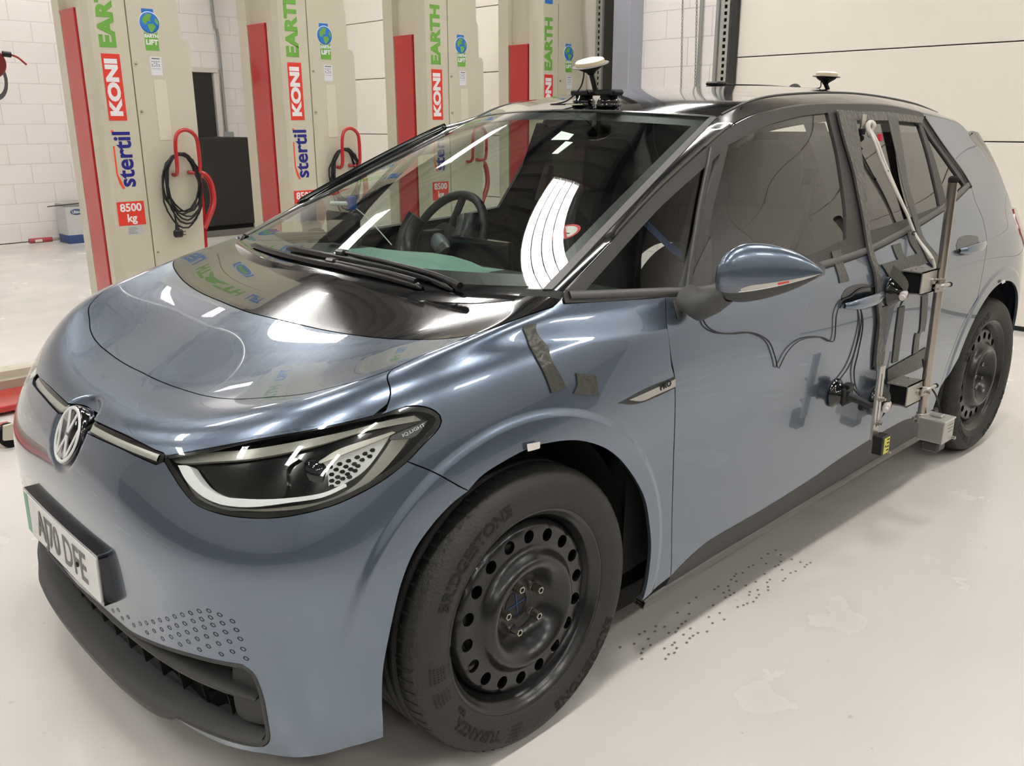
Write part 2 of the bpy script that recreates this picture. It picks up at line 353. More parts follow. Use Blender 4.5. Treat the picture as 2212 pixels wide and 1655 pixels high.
# ------------------------------------------------------------------ surfaces of the car body
# ---------- natural cubic spline ----------
def ncs(t,Y):
    t=np.asarray(t,float);Y=np.asarray(Y,float);n=len(t);h=np.diff(t)
    A=np.zeros((n,n));B=np.zeros_like(Y);A[0,0]=A[-1,-1]=1
    for i in range(1,n-1):
        A[i,i-1]=h[i-1];A[i,i]=2*(h[i-1]+h[i]);A[i,i+1]=h[i]
        B[i]=6*((Y[i+1]-Y[i])/h[i]-(Y[i]-Y[i-1])/h[i-1])
    M=np.linalg.solve(A,B)
    return t,Y,M
def nev(s,x):
    t,Y,M=s;x=np.asarray(x,float);i=np.clip(np.searchsorted(t,x)-1,0,len(t)-2)
    h=t[i+1]-t[i];a=(t[i+1]-x)/h;b=(x-t[i])/h
    sh=(...,)+(None,)*(Y.ndim-1)
    a=a[sh];b=b[sh];h=h[sh]
    return a*Y[i]+b*Y[i+1]+((a**3-a)*M[i]+(b**3-b)*M[i+1])*h*h/6
def bmat(t,x):
    "matrix W so that spline(x)=W@Y"
    return nev(ncs(t,np.eye(len(t))),x)
class Tensor:
    def __init__(s,us,vs,P):  # P[v,u,k]
        s.us=np.array(us,float);s.vs=np.array(vs,float);s.P=np.array(P,float)
        s.Mu=ncs(s.us,np.eye(len(us)));s.Mv=ncs(s.vs,np.eye(len(vs)))
    def ev(s,uv):
        uv=np.atleast_2d(uv);Wu=nev(s.Mu,uv[:,0]);Wv=nev(s.Mv,uv[:,1])
        return np.einsum('nv,nu,vuk->nk',Wv,Wu,s.P)
XS=[.25,.5,.8,1.2,1.6,2.0,2.4,2.77,3.05,3.35]
ZS=[.1,.2,.35,.5,.63,.75,.87,.94,1.0,1.1,1.2,1.3,1.4,1.47]
Fb={ # half widths at x stations
.25:[.862,.878,.886,.889,.890,.886,.868,.845,.800,.735,.672,.610,.550,.510],
.5:[.862,.875,.883,.887,.889,.889,.877,.860,.826,.765,.705,.648,.600,.570],
.8:[.856,.870,.879,.885,.890,.892,.883,.866,.834,.785,.733,.682,.628,.590],
1.2:[.850,.866,.877,.885,.892,.895,.887,.871,.839,.797,.752,.706,.655,.620],
1.6:[.847,.864,.876,.885,.892,.897,.892,.875,.842,.803,.760,.715,.665,.632],
2.0:[.845,.862,.874,.884,.891,.895,.892,.876,.845,.805,.762,.717,.668,.635],
2.4:[.840,.858,.870,.880,.887,.889,.887,.873,.843,.802,.758,.712,.660,.625],
2.77:[.83,.850,.865,.875,.880,.881,.877,.863,.836,.790,.742,.695,.650,.615],
3.05:[.80,.830,.848,.858,.862,.860,.850,.832,.802,.765,.722,.680,.640,.610],
3.35:[.70,.740,.765,.775,.778,.775,.762,.742,.715,.685,.650,.612,.575,.545]}
class Side:  # y=-F(x,z)
    def __init__(s):
        s.G=np.array([Fb[x] for x in XS]);s.Mx=ncs(XS,np.eye(len(XS)));s.Mz=ncs(ZS,np.eye(len(ZS)))
    def F(s,x,z):
        return np.einsum('na,nb,ab->n',nev(s.Mx,x),nev(s.Mz,z),s.G)
    def ev(s,xz):
        xz=np.atleast_2d(xz);return np.stack([xz[:,0],-s.F(xz[:,0],xz[:,1]),xz[:,1]],-1)
side=Side()
LU,LV=.15,.02
UB=[0,.2,.4,.6,.75,.9,1.1,1.37,1.62,1.87,2.17]
VB=[.1,.2,.35,.5,.62,.74,.81,.95,1.15,1.3,1.5]
rows=[
[(-0.654,0,0.084),(-0.650,-.2,0.085),(-0.636,-.4,0.086),(-0.586,-.60,0.087),(-0.535,-.70,0.087),(-0.454,-.795,0.087),(-0.262,-.845,0.088),(0.011,-.857,0.089)],
[(-0.690,0,0.185),(-0.688,-.2,0.186),(-0.672,-.4,0.188),(-0.617,-.61,0.189),(-0.556,-.72,0.194),(-0.460,-.825,0.205),(-0.263,-.865,0.190),(0.010,-.874,0.191)],
[(-0.696,0,0.336),(-0.690,-.2,0.338),(-0.682,-.41,0.340),(-0.632,-.61,0.341),(-0.568,-.72,0.342),(-0.456,-.835,0.342),(-0.264,-.876,0.343),(0.009,-.882,0.344)],
[(-0.697,0,0.487),(-0.691,-.2,0.489),(-0.684,-.41,0.491),(-0.630,-.61,0.493),(-0.560,-.72,0.494),(-0.443,-.828,0.495),(-0.256,-.876,0.495),(0.007,-.885,0.496)],
[(-0.702,0,0.598),(-0.697,-.2,0.600),(-0.682,-.42,0.603),(-0.635,-.60,0.604),(-0.568,-.715,0.605),(-0.464,-.81,0.616),(-0.262,-.863,0.627),(0.005,-.884,0.638)],
[(-0.653,0,0.734),(-0.644,-.2,0.736),(-0.613,-.41,0.746),(-0.566,-.575,0.744),(-0.508,-.69,0.745),(-0.410,-.787,0.753),(-0.218,-.852,0.764),(0.003,-.876,0.769)],
[(-0.603,0,0.774),(-0.594,-.2,0.776),(-0.570,-.40,0.794),(-0.511,-.57,0.821),(-0.436,-.685,0.845),(-0.330,-.782,0.861),(-0.159,-.835,0.872),(0.002,-.852,0.875)],
[(-0.481,0,0.821),(-0.468,-.17,0.820),(-0.447,-.33,0.829),(-0.425,-.50,0.855),(-0.385,-.625,0.885),(-0.310,-.70,0.913),(-0.180,-.765,0.932),(0.001,-.806,0.942)],
[(-0.187,0,0.929),(-0.181,-.12,0.929),(-0.166,-.27,0.929),(-0.143,-.42,0.932),(-0.115,-.56,0.937),(-0.072,-.69,0.953),(-0.015,-.76,0.974),(0.060,-.795,0.998)],
[(0.063,0,1.007),(0.065,-.12,1.006),(0.077,-.25,1.002),(0.106,-.42,1.003),(0.136,-.56,1.009),(0.165,-.67,1.020),(0.195,-.742,1.029),(0.220,-.783,1.025)]]
_r7,_r8=rows[-2],rows[-1]
rows.append([(b[0]+(b[0]-a[0])*1.1,b[1]+(b[1]-a[1])*1.1,b[2]+(b[2]-a[2])*.62) for a,b in zip(_r7[:6],_r8[:6])]+[(.30,-.715,1.105),(.26,-.755,1.105)])
sidez={.25:[.1,.2,.35,.5,.64,.77,.87,.935,.985,1.015,1.12],.5:[.1,.2,.35,.5,.64,.77,.87,.925,.97,1.0,1.11],.8:[.1,.2,.35,.5,.64,.77,.87,.925,.97,1.0,1.11]}
P=[]
for j,r in enumerate(rows):
    q=[list(map(float,a)) for a in r]
    for x in(.25,.5,.8): 
        z=sidez[x][j]; q.append(list(side.ev([x,z])[0]))
    # mirror for symmetry
    P.append([[a[0],-a[1],a[2]] for a in q[:0:-1]]+q)
US=[-u for u in UB[:0:-1]]+UB
def fair(P,us,vs,lu,lv,wt):
    P=np.array(P,float);nv,nu,_=P.shape;N=nv*nu;idx=lambda j,i:j*nu+i
    rowsA=[];
    def d2(t,k): h0=t[k]-t[k-1];h1=t[k+1]-t[k];s_=.5*(h0+h1);return np.array([1/h0,-(1/h0+1/h1),1/h1])*s_
    A=np.zeros((N,N))
    for j in range(nv):
        D=[]
        for i in range(1,nu-1): r=np.zeros(nu);r[i-1:i+2]=d2(us,i);D.append(r)
        D=np.array(D)
        D3=np.diff(D,axis=0); M=D3.T@D3
        ii=[idx(j,i) for i in range(nu)];A[np.ix_(ii,ii)]+=lu*M
    for i in range(nu):
        D=[]
        for j in range(1,nv-1): r=np.zeros(nv);r[j-1:j+2]=d2(vs,j);D.append(r)
        D=np.array(D);D3=np.diff(D,axis=0);M=D3.T@D3
        jj=[idx(j,i) for j in range(nv)];A[np.ix_(jj,jj)]+=lv*M
    W=np.diag(wt.ravel())
    return np.linalg.solve(A+W,W@P.reshape(N,3)).reshape(P.shape)
_us=np.array(US,float);_vs=np.array(VB,float);_w=np.ones((len(VB),len(US)))
_w[:,_us>1.7]=60;_w[:,_us<-1.7]=60
P0_=np.array(P,float);P=fair(P0_,_us,_vs,LU,LV,_w)
front=Tensor(US,VB,P)
# upper: windscreen (analytic) + roof (tensor): centre line and edge line joined by a crown law
C0,C1=np.array((.063,0,1.007)),np.array((.961,0,1.443));E0,E1=np.array((.202,-.738,1.035)),np.array((1.101,-.55,1.419))
def _scr(c,t):
    c=c[:,None];t=t[:,None];b=4*t*(1-t)
    P=C0+(C1-C0)*t+b*np.array([-.006,0,SBZ]);E=E0+(E1-E0)*t+b*np.array([-.004,-.004,.003])
    return np.concatenate([P[:,:1]+(E-P)[:,:1]*c**2,E[:,1:2]*c,P[:,2:]+(E-P)[:,2:]*c**2],1)
SBZ=.016
CU=[-1.33,-1,-.66,-.33,0,.33,.66,1,1.33]
RV=[.8];_cr=[((.80,0,1.37),(.92,-.585,1.345))]
RV=[];_cr=[]
for v,c,e in((1.0,(.961,0,1.443),(1.101,-.55,1.419)),(1.2,(1.154,0,1.486),(1.244,-.562,1.463)),(1.5,(1.49,0,1.522),(1.485,-.565,1.490)),(1.9,(1.885,0,1.538),(1.879,-.565,1.500)),(2.3,(2.28,0,1.533),(2.272,-.565,1.483)),(2.7,(2.674,0,1.505),(2.664,-.56,1.437)),(3.0,(3.264,0,1.420),(3.135,-.54,1.350))):
    RV.append(v);_cr.append((c,e))
up=[[[c[0]+(e[0]-c[0])*abs(k)**2,e[1]*k,c[2]+(e[2]-c[2])*(abs(k)**2.0 if v<1.1 else abs(k)**2.4)] for k in CU] for (c,e),v in zip(_cr,RV)]
class Upper:
    def __init__(s): s.t=Tensor(CU,RV,up)
    def ev(s,uv):
        uv=np.atleast_2d(np.asarray(uv,float));a=_scr(uv[:,0],uv[:,1]);b=s.t.ev(np.stack([uv[:,0],np.maximum(uv[:,1],1.0)],-1))
        return np.where((uv[:,1]<=1.0)[:,None],a,b)
roof=Upper()

